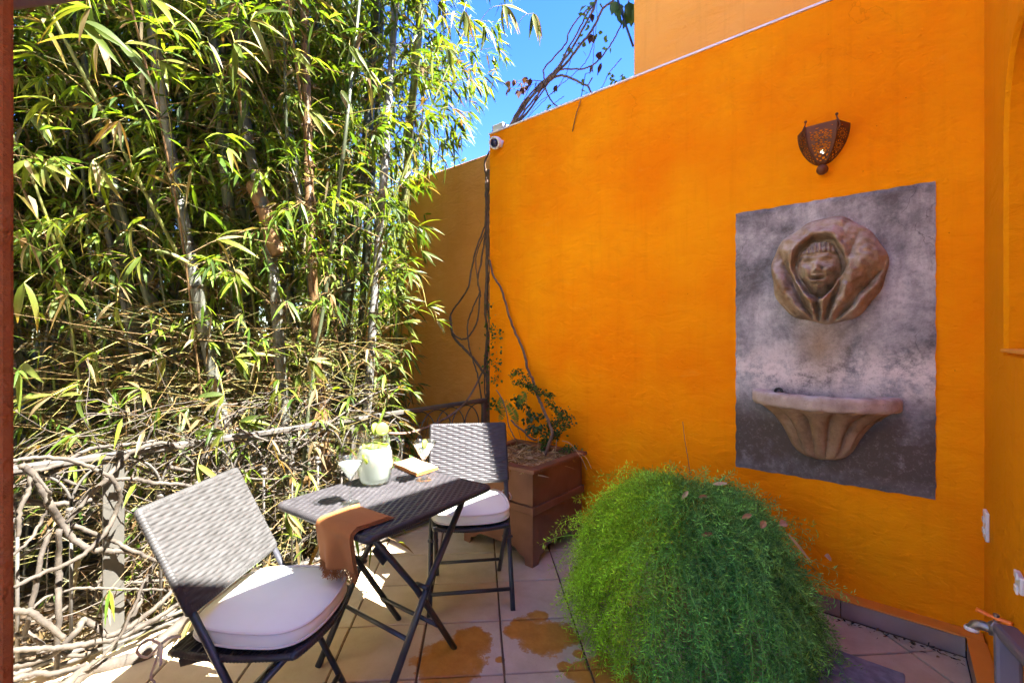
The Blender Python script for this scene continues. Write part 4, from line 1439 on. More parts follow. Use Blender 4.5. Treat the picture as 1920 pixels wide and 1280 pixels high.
# thin young canes between the thick stalks
for k in range(34):
    z = random.uniform(2.75, 4.2)
    px = random.uniform(40, 700)
    b = cw((px - CX) / FPX * z, z, -0.46)
    if b.x > -2.85 or b.y > 2.95: continue
    ln = Vector((random.gauss(-0.10, 0.16), random.gauss(-0.02, 0.16), 1))
    P = [b, b + ln * 1.3, b + ln * 2.6 + Vector((random.gauss(0, .1), random.gauss(0, .1), 0)), b + Vector((ln.x * 1.2, ln.y * 1.2, 1)) * random.uniform(3.4, 5.0)]
    zone = 'left side' if px < 260 else 'middle' if px < 480 else 'right side'
    cm = random.choice(('culm_green', 'culm_tan', 'culm_yellow', 'culm_grey'))
    bamboo(P, random.uniform(0.006, 0.012), cm, 'thin ' + {'culm_green': 'green', 'culm_tan': 'tan', 'culm_yellow': 'yellowish', 'culm_grey': 'grey'}[cm] + ' young cane between the thick stalks on the ' + zone + ' of the grove', 'thin canes in the grove', False, 0.8, 0.11)

# large leaves that stand out singly, hung on the front stalks
def big_leaf_mesh(l, w_, dr, col, tipcol):
    n = 7
    V, F, C = [], [], []
    for i in range(n + 1):
        s = i / n
        hw = 0.5 * w_ * (math.sin(PI * min(1, s ** 0.75 * 0.98 + 0.02)) ** 0.85) if 0 < i < n else 0.0008
        z = -dr * l * s * s
        c = tuple(np.array(col) * (1 - s ** 4) + np.array(tipcol) * s ** 4)
        V += [(-hw, l * s, z + hw * 0.35), (0, l * s, z), (hw, l * s, z + hw * 0.35)]
        C += [c] * 3
    for i in range(n):
        for k in range(2):
            F.append((i * 3 + k, i * 3 + k + 1, (i + 1) * 3 + k + 1, (i + 1) * 3 + k))
    me = bpy.data.meshes.new('leaf')
    me.from_pydata(V, [], F)
    at = me.color_attributes.new('col', 'FLOAT_COLOR', 'POINT')
    arr = np.ones((len(V), 4), np.float32); arr[:, :3] = np.array(C)
    at.data.foreach_set('color', arr.ravel())
    me.polygons.foreach_set('use_smooth', [True] * len(F))
    me.materials.append(M['leaf'])
    return me
LEAFS = []
for k in range(14):
    c = np.array([(0.16, 0.22, 0.022), (0.21, 0.26, 0.025), (0.12, 0.18, 0.02), (0.26, 0.29, 0.06), (0.10, 0.15, 0.03), (0.46, 0.37, 0.20), (0.18, 0.23, 0.04)])[k % 7] * 0.52
    LEAFS.append(big_leaf_mesh(random.uniform(0.13, 0.18), random.uniform(0.022, 0.032), random.uniform(0.1, 0.55), c, np.array((0.28, 0.18, 0.06)) if k % 3 == 0 else c))
def leaf_cluster(root, px, py, z, n, aim=None, spread=0.7, scale=1.0, dry=False):
    p = dep(px, py, z)
    base = root.matrix_world.inverted() @ p if False else p - Vector(root.location)
    for i in range(n):
        a = aim if aim is not None else random.uniform(0, 2 * PI)
        # aim: angle seen from the terrace, 0 = to the right, pi/2 = upward
        ang = a + random.gauss(0, spread)
        right, fwd = Vector((CR[0], CR[1], 0)), Vector((CF[0], CF[1], 0))
        d = (right * math.cos(ang) + Vector((0, 0, 1)) * math.sin(ang) - fwd * random.uniform(-0.3, 0.7)).normalized()
        up = (Vector((0, 0, 1)) - fwd * 0.8 + Vector((random.gauss(0, .5), random.gauss(0, .5), 0)))
        x = d.cross(up).normalized()
        zz = x.cross(d)
        R = Matrix((x, d, zz)).transposed()
        me = LEAFS[5] if dry else LEAFS[random.randrange(14)]
        o = bpy.data.objects.new('leaf', me)
        COL.objects.link(o)
        o.parent = root
        o.matrix_local = Matrix.Translation(base) @ R.to_4x4() @ Matrix.Scale(scale * random.uniform(0.75, 1.15), 4)
CL = [  # stalk index, photo column and row, distance, leaves, aim, scale
    (8, 170, 15, 1.55, 5, -2.6, 1.0), (8, 150, 40, 1.6, 3, -0.4, 1.1), (8, 185, 75, 1.9, 4, -2.2, 1.0), (0, 230, 85, 1.9, 4, -1.0, 1.0), (0, 285, 0, 1.7, 4, -0.9, 1.1),
    (0, 470, 40, 2.0, 4, -0.6, 1.2), (0, 440, 80, 2.1, 4, -0.7, 1.1), (1, 430, 120, 2.2, 4, -0.8, 1.0), (0, 300, 115, 2.2, 4, -0.8, 1.1), (8, 100, 190, 1.9, 5, -2.6, 1.0),
    (8, 60, 215, 2.0, 3, -0.8, 1.0), (9, 50, 300, 2.0, 4, -1.4, 1.0), (9, 85, 310, 2.0, 4, -1.2, 0.9), (0, 175, 300, 2.1, 4, -0.8, 1.0), (0, 165, 340, 2.2, 4, -0.5, 1.0),
    (8, 110, 410, 2.2, 5, -2.3, 1.0), (8, 170, 400, 2.2, 5, -2.4, 1.0), (0, 250, 420, 2.3, 4, -0.6, 1.0), (8, 60, 450, 2.2, 4, -1.9, 1.0), (9, 45, 530, 1.9, 2, -1.5, 1.1),
    (0, 265, 480, 2.3, 5, -2.3, 1.0), (0, 290, 470, 2.3, 4, -0.8, 1.0), (0, 405, 450, 2.3, 4, -0.4, 1.0), (1, 440, 505, 2.5, 4, -0.7, 1.0), (8, 220, 565, 2.3, 4, -1.9, 1.0),
    (0, 345, 610, 2.4, 4, -2.6, 0.9), (8, 180, 660, 2.2, 4, -2.0, 0.9), (9, 45, 680, 2.0, 5, -1.6, 0.8), (0, 310, 670, 2.4, 5, -2.4, 1.0), (0, 100, 740, 2.0, 3, -2.3, 1.2),
    (9, 150, 740, 2.1, 3, -2.2, 1.0), (1, 440, 670, 2.4, 4, -0.4, 1.0), (2, 580, 675, 2.5, 6, -0.7, 1.0), (2, 520, 730, 2.5, 5, -1.5, 0.9), (1, 420, 740, 2.3, 5, -2.5, 0.9),
    (1, 450, 790, 2.4, 6, -0.6, 0.9), (0, 380, 780, 2.3, 5, -2.8, 0.9), (3, 560, 700, 2.6, 4, -1.8, 0.9), (0, 420, 810, 2.2, 6, -2.4, 1.0),
    (4, 655, 85, 2.6, 5, -1.1, 1.2), (3, 580, 205, 2.5, 5, -0.7, 1.1), (3, 640, 170, 2.6, 5, -0.9, 1.0), (4, 690, 130, 2.8, 5, -1.0, 1.0), (3, 545, 90, 2.5, 5, -0.8, 1.1),
    (6, 945, 10, 2.5, 5, -1.2, 1.1), (6, 1000, 25, 2.6, 5, -1.1, 1.0), (6, 905, 50, 2.7, 4, -1.2, 1.0), (6, 870, 20, 2.8, 5, -1.3, 1.0), (6, 840, 90, 3.0, 5, -1.2, 1.0),
    (6, 735, 495, 3.1, 5, -0.2, 1.0), (6, 770, 510, 3.1, 4, -0.3, 0.9), (6, 745, 560, 3.1, 5, -0.1, 1.0), (6, 800, 575, 3.1, 6, -0.4, 0.9), (6, 755, 605, 3.1, 5, -0.3, 1.0),
    (6, 820, 600, 3.1, 5, -0.5, 0.8), (6, 785, 425, 3.2, 4, -0.1, 0.9), (6, 790, 470, 3.2, 4, -0.6, 0.9), (5, 690, 590, 3.0, 4, -1.3, 0.9), (6, 775, 735, 3.1, 3, -0.4, 0.8),
    (5, 715, 745, 3.1, 4, -2.8, 0.8), (0, 540, 960, 2.1, 3, -1.4, 0.9), (0, 370, 870, 2.0, 4, -1.3, 1.0),
]
for si, px, py, z, n, aim, sc_ in CL:
    leaf_cluster(NEAR_ROOTS[si], px, py, z, n, aim, 0.55, sc_)
    # the twig that carries the cluster
    R_ = NEAR_ROOTS[si]
    p = dep(px, py, z)
    q = p + Vector((random.uniform(-0.35, -0.1), random.uniform(0.0, 0.25), random.uniform(-0.05, 0.2)))
    MB().tube(spline([p, p.lerp(q, 0.5) + Vector((0, 0, 0.04)), q], 4), 0.0016, 4, col=(0.30, 0.26, 0.07)).build('twig', 'twig', R_, False, tuple(R_.location), color=True)

# leaf litter and straw on the soil at the foot of the grove
def litter():
    n = 5200
    B = np.stack([RNG.uniform(-6.0, -2.75, n), RNG.uniform(-0.8, 3.1, n), RNG.uniform(-0.44, -0.38, n)], 1)
    half = n // 2
    B[:half, 0] = RNG.uniform(-3.4, -2.72, half)
    B[:half, 2] = RNG.uniform(-0.44, 0.05, half) * RNG.uniform(0, 1, half) - 0.1
    D = unit_rand(n); D[:, 2] *= 0.35
    S = unit_rand(n)
    Ln = RNG.uniform(0.08, 0.2, n); Wd = Ln * RNG.uniform(0.06, 0.16, n)
    V, F = leaf_arrays(B, D, S, Ln, Wd, RNG.uniform(0, 0.2, n))
    base = np.array([(0.13, 0.09, 0.042), (0.085, 0.05, 0.022), (0.16, 0.13, 0.075), (0.055, 0.03, 0.017)])[RNG.integers(0, 4, n)]
    tag(np_mesh('leaf_litter', V, F, np.repeat(base, 8, 0), 'dead_leaf', None, (-3.2, 1.0, -0.45)), 'dry straw-coloured leaf litter under the bamboo', 'leaf litter', None, 'stuff')
    m_ = MB()
    for k in range(620):
        p = Vector((random.uniform(-3.3, -2.70), random.uniform(0.3, 2.3), random.uniform(-0.4, 0.5)))
        d = Vector((random.gauss(0, 0.4), random.gauss(0, 0.7), random.gauss(0.9, 0.8))).normalized()
        l = random.uniform(0.1, 0.5)
        m_.tube([p, p + d * l * 0.5 + Vector((0, 0.02, 0)), p + d * l], random.uniform(0.0012, 0.0035), 4, cap=False, col=random.choice(((0.09, 0.068, 0.03), (0.065, 0.038, 0.018), (0.11, 0.095, 0.06), (0.052, 0.047, 0.018))))
    tag(m_.build('dry_canes', 'twig', None, False, (-3.0, 1.0, -0.45), color=True), 'thin dry straw canes standing close behind the railing', 'dry canes', None, 'stuff')
litter()

# trees beyond the grove
def far_tree(x, y, h, rx, n, label, cols, zc):
    org = (x, y, -0.45)
    root = thing('garden_tree', label, 'tree', org)
    m_ = MB()
    m_.tube(spline([(x, y, -0.45), (x + 0.1, y, h * 0.3), (x - 0.05, y + 0.1, h * 0.7)], 5), [0.14 - 0.006 * i for i in range(11)], 10)
    for k in range(9):
        a = random.uniform(0, 2 * PI)
        s = Vector((x, y, random.uniform(0.5, h * 0.6)))
        m_.tube(spline([s, s + Vector((math.cos(a) * rx * 0.4, math.sin(a) * rx * 0.4, h * 0.12)), s + Vector((math.cos(a) * rx * 0.8, math.sin(a) * rx * 0.8, h * 0.2))], 4), 0.03, 6)
    m_.build('trunk', 'vine_bark', root, True, org)
    nc = 70
    cc = np.stack([RNG.normal(0, rx * 0.5, nc), RNG.normal(0, rx * 0.5, nc), RNG.uniform(-1, 1, nc) * h * 0.45], 1) + np.array([x, y, zc])
    idx = RNG.integers(0, nc, n)
    B = cc[idx] + RNG.normal(0, 0.22, (n, 3))
    D = unit_rand(n); D[:, 2] -= 0.3
    Ln = RNG.uniform(0.09, 0.17, n)
    V, F = diamond_arrays(B, D, unit_rand(n), Ln, Ln * 0.35)
    C = np.array(cols)[RNG.integers(0, len(cols), n)] * RNG.uniform(0.7, 1.3, (n, 1))
    tag(np_mesh('crown', V, F, np.repeat(C, 4, 0), 'leaf', root, org), kind='stuff')
YG = [(0.15, 0.19, 0.018), (0.11, 0.16, 0.018), (0.19, 0.215, 0.028)]
DG = [(0.05, 0.09, 0.014), (0.08, 0.12, 0.016), (0.12, 0.155, 0.02)]
far_tree(-7.2, 5.4, 4.6, 1.5, 16000, 'yellow-green tree beyond the low wall', YG, 2.3)
far_tree(-9.8, 3.2, 5.2, 1.9, 18000, 'broad green tree behind the middle of the bamboo grove', YG, 2.3)
far_tree(-10.4, 0.4, 5.2, 1.9, 20000, 'dark green tree behind the left of the bamboo grove', DG, 1.9)
far_tree(-9.6, -2.0, 4.6, 1.9, 20000, 'deep green tree at the far left behind the bamboo', DG, 1.7)

# ================================================================== WICKER
def woven(m_, fr, wu, wv, cu, cv, amp, nu_per=4, nv_per=5, bow=None):
    """woven strands as relief: fr(u, v, h) maps metres and height to a point"""
    nu, nv = max(2, int(round(wu / cu))) * nu_per, max(2, int(round(wv / cv))) * nv_per
    cu_, cv_ = wu / (nu / nu_per), wv / (nv / nv_per)
    def f(a, b):
        u, v = a * wu, b * wv
        row = min(int(v / cv_ + 1e-6), int(nv / nv_per) - 1)
        t_ = v / cv_ - row
        prof = math.sqrt(max(0.0, 1 - (2 * t_ - 1) ** 2))
        ph = PI * u / cu_ + (PI * row)
        h = amp * (prof * (0.55 + 0.45 * math.sin(ph)) - 0.2)
        return fr(u, v, h)
    m_.grid(f, nu, nv)
    return m_
def wrapped_edge(m_, path, r, pitch=0.0105, closed=False, depth=0.14, flat=1.0):
    """cane wound round a rod"""
    P = [Vector(p) for p in path]
    if closed: P = P + [P[0]]
    out, rs = [], []
    for i in range(len(P) - 1):
        d = (P[i + 1] - P[i]).length
        n = max(1, int(d / pitch * 3))
        for k in range(n):
            out.append(P[i].lerp(P[i + 1], k / n))
    out.append(P[-1])
    s = 0.0
    for i, p in enumerate(out):
        if i: s += (p - out[i - 1]).length
        rs.append(r * (1 - depth / 2 + depth / 2 * math.cos(2 * PI * s / pitch)))
    m_.tube(out, rs, 8, flat=flat)
    return m_

# ================================================================== CHAIRS
def chair(root_cam, face_cam, label, weave_mat, lean=0.44):
    base = cw(root_cam[0], root_cam[1], 0)
    fw = cw(face_cam[0], face_cam[1], 0)
    rz = math.atan2(fw.y, fw.x) - PI / 2            # local +y is where the sitter looks
    root = thing('bistro_chair', label, 'chair', base, rz, 'folding wicker chairs')
    HW = 0.205
    yt = 0.20 - lean
    def post(s, z): return Vector((s * HW, 0.20 + (yt - 0.20) * z / 0.83, z))
    for s in (-1, 1):
        MB().tube([post(s, 0.0), post(s, 0.2), post(s, 0.575)], 0.0125, 12, flat=0.8).build('leg', 'steel', root, True)
        rl = MB().tube([(s * (HW - 0.026), 0.175, 0.425), (s * (HW - 0.026), -0.02, 0.21), (s * (HW - 0.026), -0.205, 0.0)], 0.0125, 12, flat=0.8)
        rl.build('leg', 'steel', root, True)
        MB().tube([(s * (HW - 0.04), 0.078, 0.318 - 0.0), (s * (HW + 0.014), 0.078, 0.318)], 0.008, 10).build('pivot_bolt', 'steel', root, True)
        # seat support bracket
        MB().bar((s * (HW - 0.013), -0.075, 0.42), (s * (HW - 0.013), -0.145, 0.40), 0.012, 0.022).build('seat_bracket', 'steel', root)
    a, b = post(-1, 0.085), post(1, 0.085)
    MB().tube([a, b], 0.0095, 10).build('stretcher', 'steel', root, True)
    yy = lambda z: -0.205 + 0.38 * z / 0.425
    MB().tube([(-HW + 0.026, yy(0.115), 0.115), (HW - 0.026, yy(0.115), 0.115)], 0.0085, 10).build('stretcher', 'steel', root, True)
    # woven backrest between the posts: front sheet, back sheet, wound edges
    z0, z1 = 0.560, 0.845
    p0, p1 = post(0, z0), post(0, z1)
    up = (p1 - p0).normalized()
    nrm = Vector((0, up.z, -up.y))
    W2 = 0.212
    hgt = (p1 - p0).length
    bk = MB()
    woven(bk, lambda u, v, h: Vector((-W2 + u, 0, 0)) + p0 + up * v + nrm * (0.011 + h), 2 * W2, hgt, 0.036, 0.0128, 0.0058)
    woven(bk, lambda u, v, h: Vector((W2 - u, 0, 0)) + p0 + up * v - nrm * (0.011 + h), 2 * W2, hgt, 0.036, 0.0128, 0.0058)
    bo = bk.build('backrest', weave_mat, root, True)
    wrapped_edge(MB(), [Vector((-W2, 0, 0)) + p0, Vector((-W2, 0, 0)) + p1, Vector((W2, 0, 0)) + p1, Vector((W2, 0, 0)) + p0], 0.0135, closed=True).build('wound_edge', weave_mat, bo, True)
    # woven seat with a bowed front
    SY0, SY1, SZ = -0.175, 0.195, 0.425
    st = MB()
    def seat_pt(u, v, h):
        t_ = v / (SY1 - SY0)
        x = -0.195 + u
        bow = 0.035 * (1 - (x / 0.195) ** 2) * t_
        return Vector((x * (0.93 + 0.07 * math.sin(PI * min(1, t_ * 0.8 + 0.2))), SY0 + v + bow, SZ + 0.010 + h - 0.006 * math.sin(PI * t_)))
    woven(st, seat_pt, 0.39, SY1 - SY0, 0.036, 0.0128, 0.0055)
    woven(st, lambda u, v, h: seat_pt(0.39 - u, v, -h - 0.020), 0.39, SY1 - SY0, 0.036, 0.0128, 0.0055)
    so = st.build('seat', 'wicker', root, True)
    ring = [seat_pt(u, 0.0, -0.010) for u in (0, 0.13, 0.26, 0.39)] + [seat_pt(0.39, v, -0.010) for v in (0.1, 0.2, 0.3)] + [seat_pt(u, SY1 - SY0, -0.010) for u in (0.39, 0.35, 0.29, 0.22, 0.15, 0.10, 0.04, 0)] + [seat_pt(0, v, -0.010) for v in (0.3, 0.2, 0.1)]
    wrapped_edge(MB(), ring, 0.0125, closed=True).build('wound_edge', 'wicker', so, True)
    return root, base, rz
chA = chair((-0.82, 1.525), (0.998, -0.06), 'grey wicker folding chair in front of the tangled vines', 'wicker_grey', 0.45)
chB = chair((-0.225, 2.438), (0.1355, -0.99), 'dark wicker folding chair beside the rusty planter', 'wicker', 0.44)

def cushion(base, rz, label, zlift=0.449):
    root = thing('seat_cushion', label, 'cushion', (base.x, base.y, zlift), rz, 'cream seat cushions')
    HX, Y0, Y1, TH = 0.195, -0.160, 0.200, 0.046
    def outline(a):
        c, s = math.cos(a), math.sin(a)
        k = (abs(c) ** 5 + abs(s) ** 5) ** (-1 / 5)
        x, y = c * k, s * k
        wx = HX * (1 - 0.16 * max(0, -y) ** 1.3)
        yy = (Y0 + Y1) / 2 + y * (Y1 - Y0) / 2
        if y > 0: yy += 0.03 * (1 - x * x) * y
        return wx * x, yy
    NS, NRR = 96, 14
    cy = (Y0 + Y1) / 2
    V, F = [], []
    rows = []
    for side in (1, -1):
        for i in range(NRR + 1):
            r = i / NRR
            row = []
            for k in range(NS):
                ox, oy = outline(2 * PI * k / NS)
                x, y = ox * r, cy + (oy - cy) * r
                dome = (0.015 if side > 0 else 0.003) * (1 - r ** 3)
                z = TH / 2 + side * (TH / 2 - 0.003 * r ** 8 + dome) + 0.0012 * math.sin(31 * x + 7 * y) * (1 - r)
                if side < 0: z = max(z, 0.0)
                row.append(len(V)); V.append((x, y, z))
            rows.append(row)
    top = rows[:NRR + 1]; bot = rows[NRR + 1:]
    for rr, rev in ((top, False), (bot, True)):
        for i in range(NRR):
            for k in range(NS):
                q = (rr[i][k], rr[i + 1][k], rr[i + 1][(k + 1) % NS], rr[i][(k + 1) % NS])
                F.append(q[::-1] if rev else q)
    mid = []
    for lv_ in (0.72, 0.5, 0.28):
        row = []
        for k in range(NS):
            ox, oy = outline(2 * PI * k / NS)
            bul = 1 + 0.022 * math.sin(PI * lv_) + 0.004 * math.sin(k * 1.7)
            row.append(len(V)); V.append((ox * bul, cy + (oy - cy) * bul, TH * lv_))
        mid.append(row)
    seq = [top[-1]] + mid + [bot[-1]]
    for a, b in zip(seq[:-1], seq[1:]):
        for k in range(NS):
            F.append((a[k], b[k], b[(k + 1) % NS], a[(k + 1) % NS]))
    MB().add(V, F).build('pad', 'cushion', root, True)
    for z in (TH - 0.001, 0.004):
        P = []
        for k in range(NS + 1):
            ox, oy = outline(2 * PI * k / NS)
            P.append((ox * 1.008, cy + (oy - cy) * 1.008, z))
        MB().tube(P, 0.0042, 7, cap=False).build('piping', 'piping', root, True)
    for s in (-1, 1):
        e = Vector((s * 0.185, Y0 + 0.01, 0.02))
        k_ = Vector((s * 0.212, Y0 - 0.03, 0.015))
        MB().tube(spline([e, (e + k_) / 2 + Vector((0, 0, .01)), k_], 4), 0.004, 6).build('tie', 'piping', root, True)
        for lp in (((0.012, -0.03, 0.02), (0.02, -0.055, -0.01), (0.006, -0.035, -0.035)), ((0.02, 0.02, 0.0), (0.035, 0.03, -0.03), (0.015, 0.01, -0.04)), ((0.005, -0.012, -0.05), (0.012, -0.02, -0.085), (0.004, -0.015, -0.11))):
            pts = [k_] + [k_ + Vector((s * a, b, c)) for a, b, c in lp]
            if lp[2][2] > -0.1: pts.append(k_)
            MB().tube(spline(pts, 5), 0.0035, 6).build('tie', 'piping', root, True)
cushion(chA[1], chA[2], 'cream cushion tied to the grey wicker chair by the vines')
cushion(chB[1], chB[2], 'bright white cushion on the chair beside the rusty planter')

# ================================================================== TABLE
TH_ = 0.70
C1, C2_, C0 = fl(690, 1005, TH_), fl(917, 908, TH_), fl(550, 928, TH_)
ax = (C2_ - C1); ax.z = 0
LA = ax.length
ax.normalize()
ay = Vector((-ax.y, ax.x, 0))
LB = (C0 - C1).dot(ay) * 0.95
TC = C1 + ax * (LA / 2) + ay * (LB / 2)
TRZ = math.atan2(ax.y, ax.x)
def table():
    root = thing('bistro_table', 'square dark wicker folding table with crossed black legs', 'table', (TC.x, TC.y, 0), TRZ)
    a, b = LA / 2, LB / 2
    tp = MB()
    woven(tp, lambda u, v, h: Vector((-a + u, -b + v, TH_ + h - 0.002)), LA, LB, 0.0240, 0.0140, 0.0048, 4, 5)
    tp.box((0, 0, TH_ - 0.022), (LA - 0.02, LB - 0.02, 0.024))
    to = tp.build('table_top', 'wicker', root, True)
    def rc(z, n=5, r=0.02):
        out = []
        for (cx_, cy_, a0) in ((a - r, b - r, 0), (-a + r, b - r, PI / 2), (-a + r, -b + r, PI), (a - r, -b + r, 1.5 * PI)):
            for i in range(n + 1):
                t_ = a0 + PI / 2 * i / n
                out.append((cx_ + r * math.cos(t_), cy_ + r * math.sin(t_), z))
        return out
    wrapped_edge(MB(), rc(TH_ - 0.0145), 0.0155, 0.0105, True, 0.16).build('wound_edge', 'wicker', to, True)
    zt = TH_ - 0.035
    fx = 0.205
    for s, yy in ((-1, -b + 0.075), (1, b - 0.075)):
        yo = yy
        yi = yy - s * 0.024
        MB().tube([(a - 0.075, yo, zt), (0.02, yo, 0.36), (-fx, yo, 0.0)], 0.0145, 12, flat=0.85).build('leg', 'steel', root, True)
        MB().tube([(-a + 0.075, yi, zt), (-0.02, yi, 0.36), (fx, yi, 0.0)], 0.0145, 12, flat=0.85).build('leg', 'steel', root, True)
        MB().tube([(0, yo - s * -0.018, 0.365), (0, yi + s * -0.018, 0.365)], 0.009, 12).build('pivot_bolt', 'steel', root, True)
        MB().bar((-a + 0.06, yi, zt + 0.004), (a - 0.06, yi, zt + 0.004), 0.02, 0.014).build('slide_rail', 'steel', root)
        MB().bar((-a + 0.118, yi - s * 0.014, zt - 0.075), (-a + 0.165, yi - s * 0.014, zt - 0.145), 0.012, 0.034).build('hinge_plate', 'steel', root, bevel=0.003)
    yi0, yi1 = -b + 0.075 + 0.024, b - 0.075 - 0.024
    xr = lambda z: -fx + (fx + a - 0.075) * z / zt
    MB().tube([(-xr(0.15), yi0, 0.15), (-xr(0.15), yi1, 0.15)], 0.009, 10).build('stretcher', 'steel', root, True)
    MB().tube([(xr(0.19), yi0 - 0.024, 0.19), (xr(0.19), yi1 + 0.024, 0.19)], 0.009, 10).build('stretcher', 'steel', root, True)
table()
TT = TH_ + 0.0035

# ================================================================== DRINKS
def lime_slice(name, parent, c, normal, r, th=0.006, half=False):
    q = Vector((0, 0, 1)).rotation_difference(Vector(normal).normalized())
    seg = 28
    a1 = PI if half else 2 * PI
    sk, fl_ = MB(), MB()
    sk.lathe([(r * 0.93, th / 2), (r * 0.98, th / 2), (r, 0.0), (r * 0.98, -th / 2), (r * 0.93, -th / 2)], seg)
    fl_.lathe([(0.0001, th / 2 + 0.0004), (r * 0.90, th / 2 + 0.0004), (r * 0.93, th / 2 - 0.0004)], seg)
    fl_.lathe([(r * 0.93, -th / 2 + 0.0004), (r * 0.90, -th / 2 - 0.0004), (0.0001, -th / 2 - 0.0004)], seg)
    for m_ in (sk, fl_):
        m_.v = [tuple(q @ Vector(p) + Vector(c)) for p in m_.v]
    s = sk.build(name, 'lime_skin', parent, True)
    fl_.build('flesh', 'lime_flesh', s, True)
def martini(px, py, label, lime_at, lime_n):
    b = fl(px, py, TT)
    root = thing('cocktail_glass', label, 'glass', (b.x, b.y, TT))
    H, R_ = 0.175, 0.058
    out = [(0.0001, 0.0), (0.036, 0.0005), (0.0365, 0.0022), (0.030, 0.0036), (0.012, 0.0065), (0.0048, 0.014), (0.0038, 0.05), (0.0040, 0.082), (0.0062, 0.090)]
    MB().lathe(out + [(0.0001, 0.0925)], 32).build('stem_and_foot', 'glass', root, True)
    MB().lathe([(0.0001, 0.0932), (0.0065, 0.0918), (R_, H), (R_ - 0.0007, H + 0.0007), (R_ - 0.0014, H), (0.0055, 0.0955), (0.0001, 0.0953)], 40).build('bowl', 'glass', root, True)
    lvl = 0.158
    rr = 0.0055 + (R_ - 0.0014 - 0.0055) * (lvl - 0.0955) / (H - 0.0955) - 0.0006
    MB().lathe([(0.0001, 0.0962), (0.0052, 0.0965), (rr, lvl), (rr - 0.002, lvl + 0.0002), (0.0001, lvl)], 36).build('drink', 'drink', root, True)
    lime_slice('lime_slice', root, lime_at, lime_n, 0.021)
def camdir(x, z, h): return cw(x, z, 0) + Vector((0, 0, h))
martini(657, 942, 'cocktail glass with lime beside the rust-coloured napkin', tuple(camdir(0.058, -0.002, 0.172)), tuple(camdir(0.8, 0.55, 0.35)))
martini(795, 899, 'cocktail glass with lime in front of the folded napkin', tuple(camdir(0.012, -0.050, 0.176)), tuple(camdir(0.93, -0.35, 0.05)))

def pitcher():
    b = fl(703, 903, TT)
    root = thing('glass_pitcher', 'round glass pitcher of cloudy lemonade with lime slices', 'pitcher', (b.x, b.y, TT))
    pr = [(0.0001, 0.0), (0.060, 0.0), (0.066, 0.004), (0.072, 0.03), (0.078, 0.07), (0.080, 0.10), (0.077, 0.135), (0.069, 0.162), (0.062, 0.182), (0.060, 0.200), (0.064, 0.226)]
    inn = [(r_ - 0.003, z_) for r_, z_ in pr[::-1][:-2]] + [(0.055, 0.006), (0.0001, 0.006)]
    inn = [(r_, max(z_, 0.006)) for r_, z_ in inn]
    m_ = MB().lathe(pr + [(0.0615, 0.2275)] + inn, 48)
    # pull a pouring lip
    lip = camdir(-0.85, -0.4, 0).normalized()
    def pull(p):
        q = Vector(p)
        if q.z > 0.19:
            k = max(0, Vector((q.x, q.y, 0)).normalized().dot(lip) if (abs(q.x) + abs(q.y)) > 1e-6 else 0) ** 6
            q += lip * (0.022 * k * (q.z - 0.19) / 0.036) + Vector((0, 0, 0.006 * k))
        return tuple(q)
    m_.v = [pull(p) for p in m_.v]
    m_.build('jug', 'glass', root, True)
    MB().lathe([(0.0001, 0.0068), (0.050, 0.0068), (0.062, 0.008), (0.0685, 0.03), (0.0745, 0.07), (0.0765, 0.10), (0.0735, 0.135), (0.0662, 0.160), (0.065, 0.1605), (0.0001, 0.160)], 44).build('drink', 'drink', root, True)
    hd = camdir(0.98, -0.2, 0).normalized()
    P = [hd * 0.060 + Vector((0, 0, 0.192)), hd * 0.085 + Vector((0, 0, 0.205)), hd * 0.115 + Vector((0, 0, 0.192)), hd * 0.128 + Vector((0, 0, 0.160)), hd * 0.120 + Vector((0, 0, 0.120)), hd * 0.098 + Vector((0, 0, 0.088)), hd * 0.084 + Vector((0, 0, 0.075))]
    MB().tube(spline(P, 6), 0.0082, 12).build('handle', 'glass', root, True)
    for k in range(6):
        a = 2 * PI * k / 6 + 0.3
        lime_slice('lime_slice', root, (0.038 * math.cos(a), 0.038 * math.sin(a), 0.164 + 0.002 * (k % 3)), (0.25 * math.cos(a * 2), 0.3 * math.sin(a), 1), 0.026)
    lime_slice('lime_slice', root, tuple(camdir(0.030, 0.010, 0.238)), tuple(camdir(0.45, -0.88, 0.15)), 0.030, 0.007)
    lime_slice('lime_slice', root, tuple(camdir(-0.004, 0.018, 0.238)), tuple(camdir(0.95, -0.25, 0.15)), 0.028, 0.007)
pitcher()

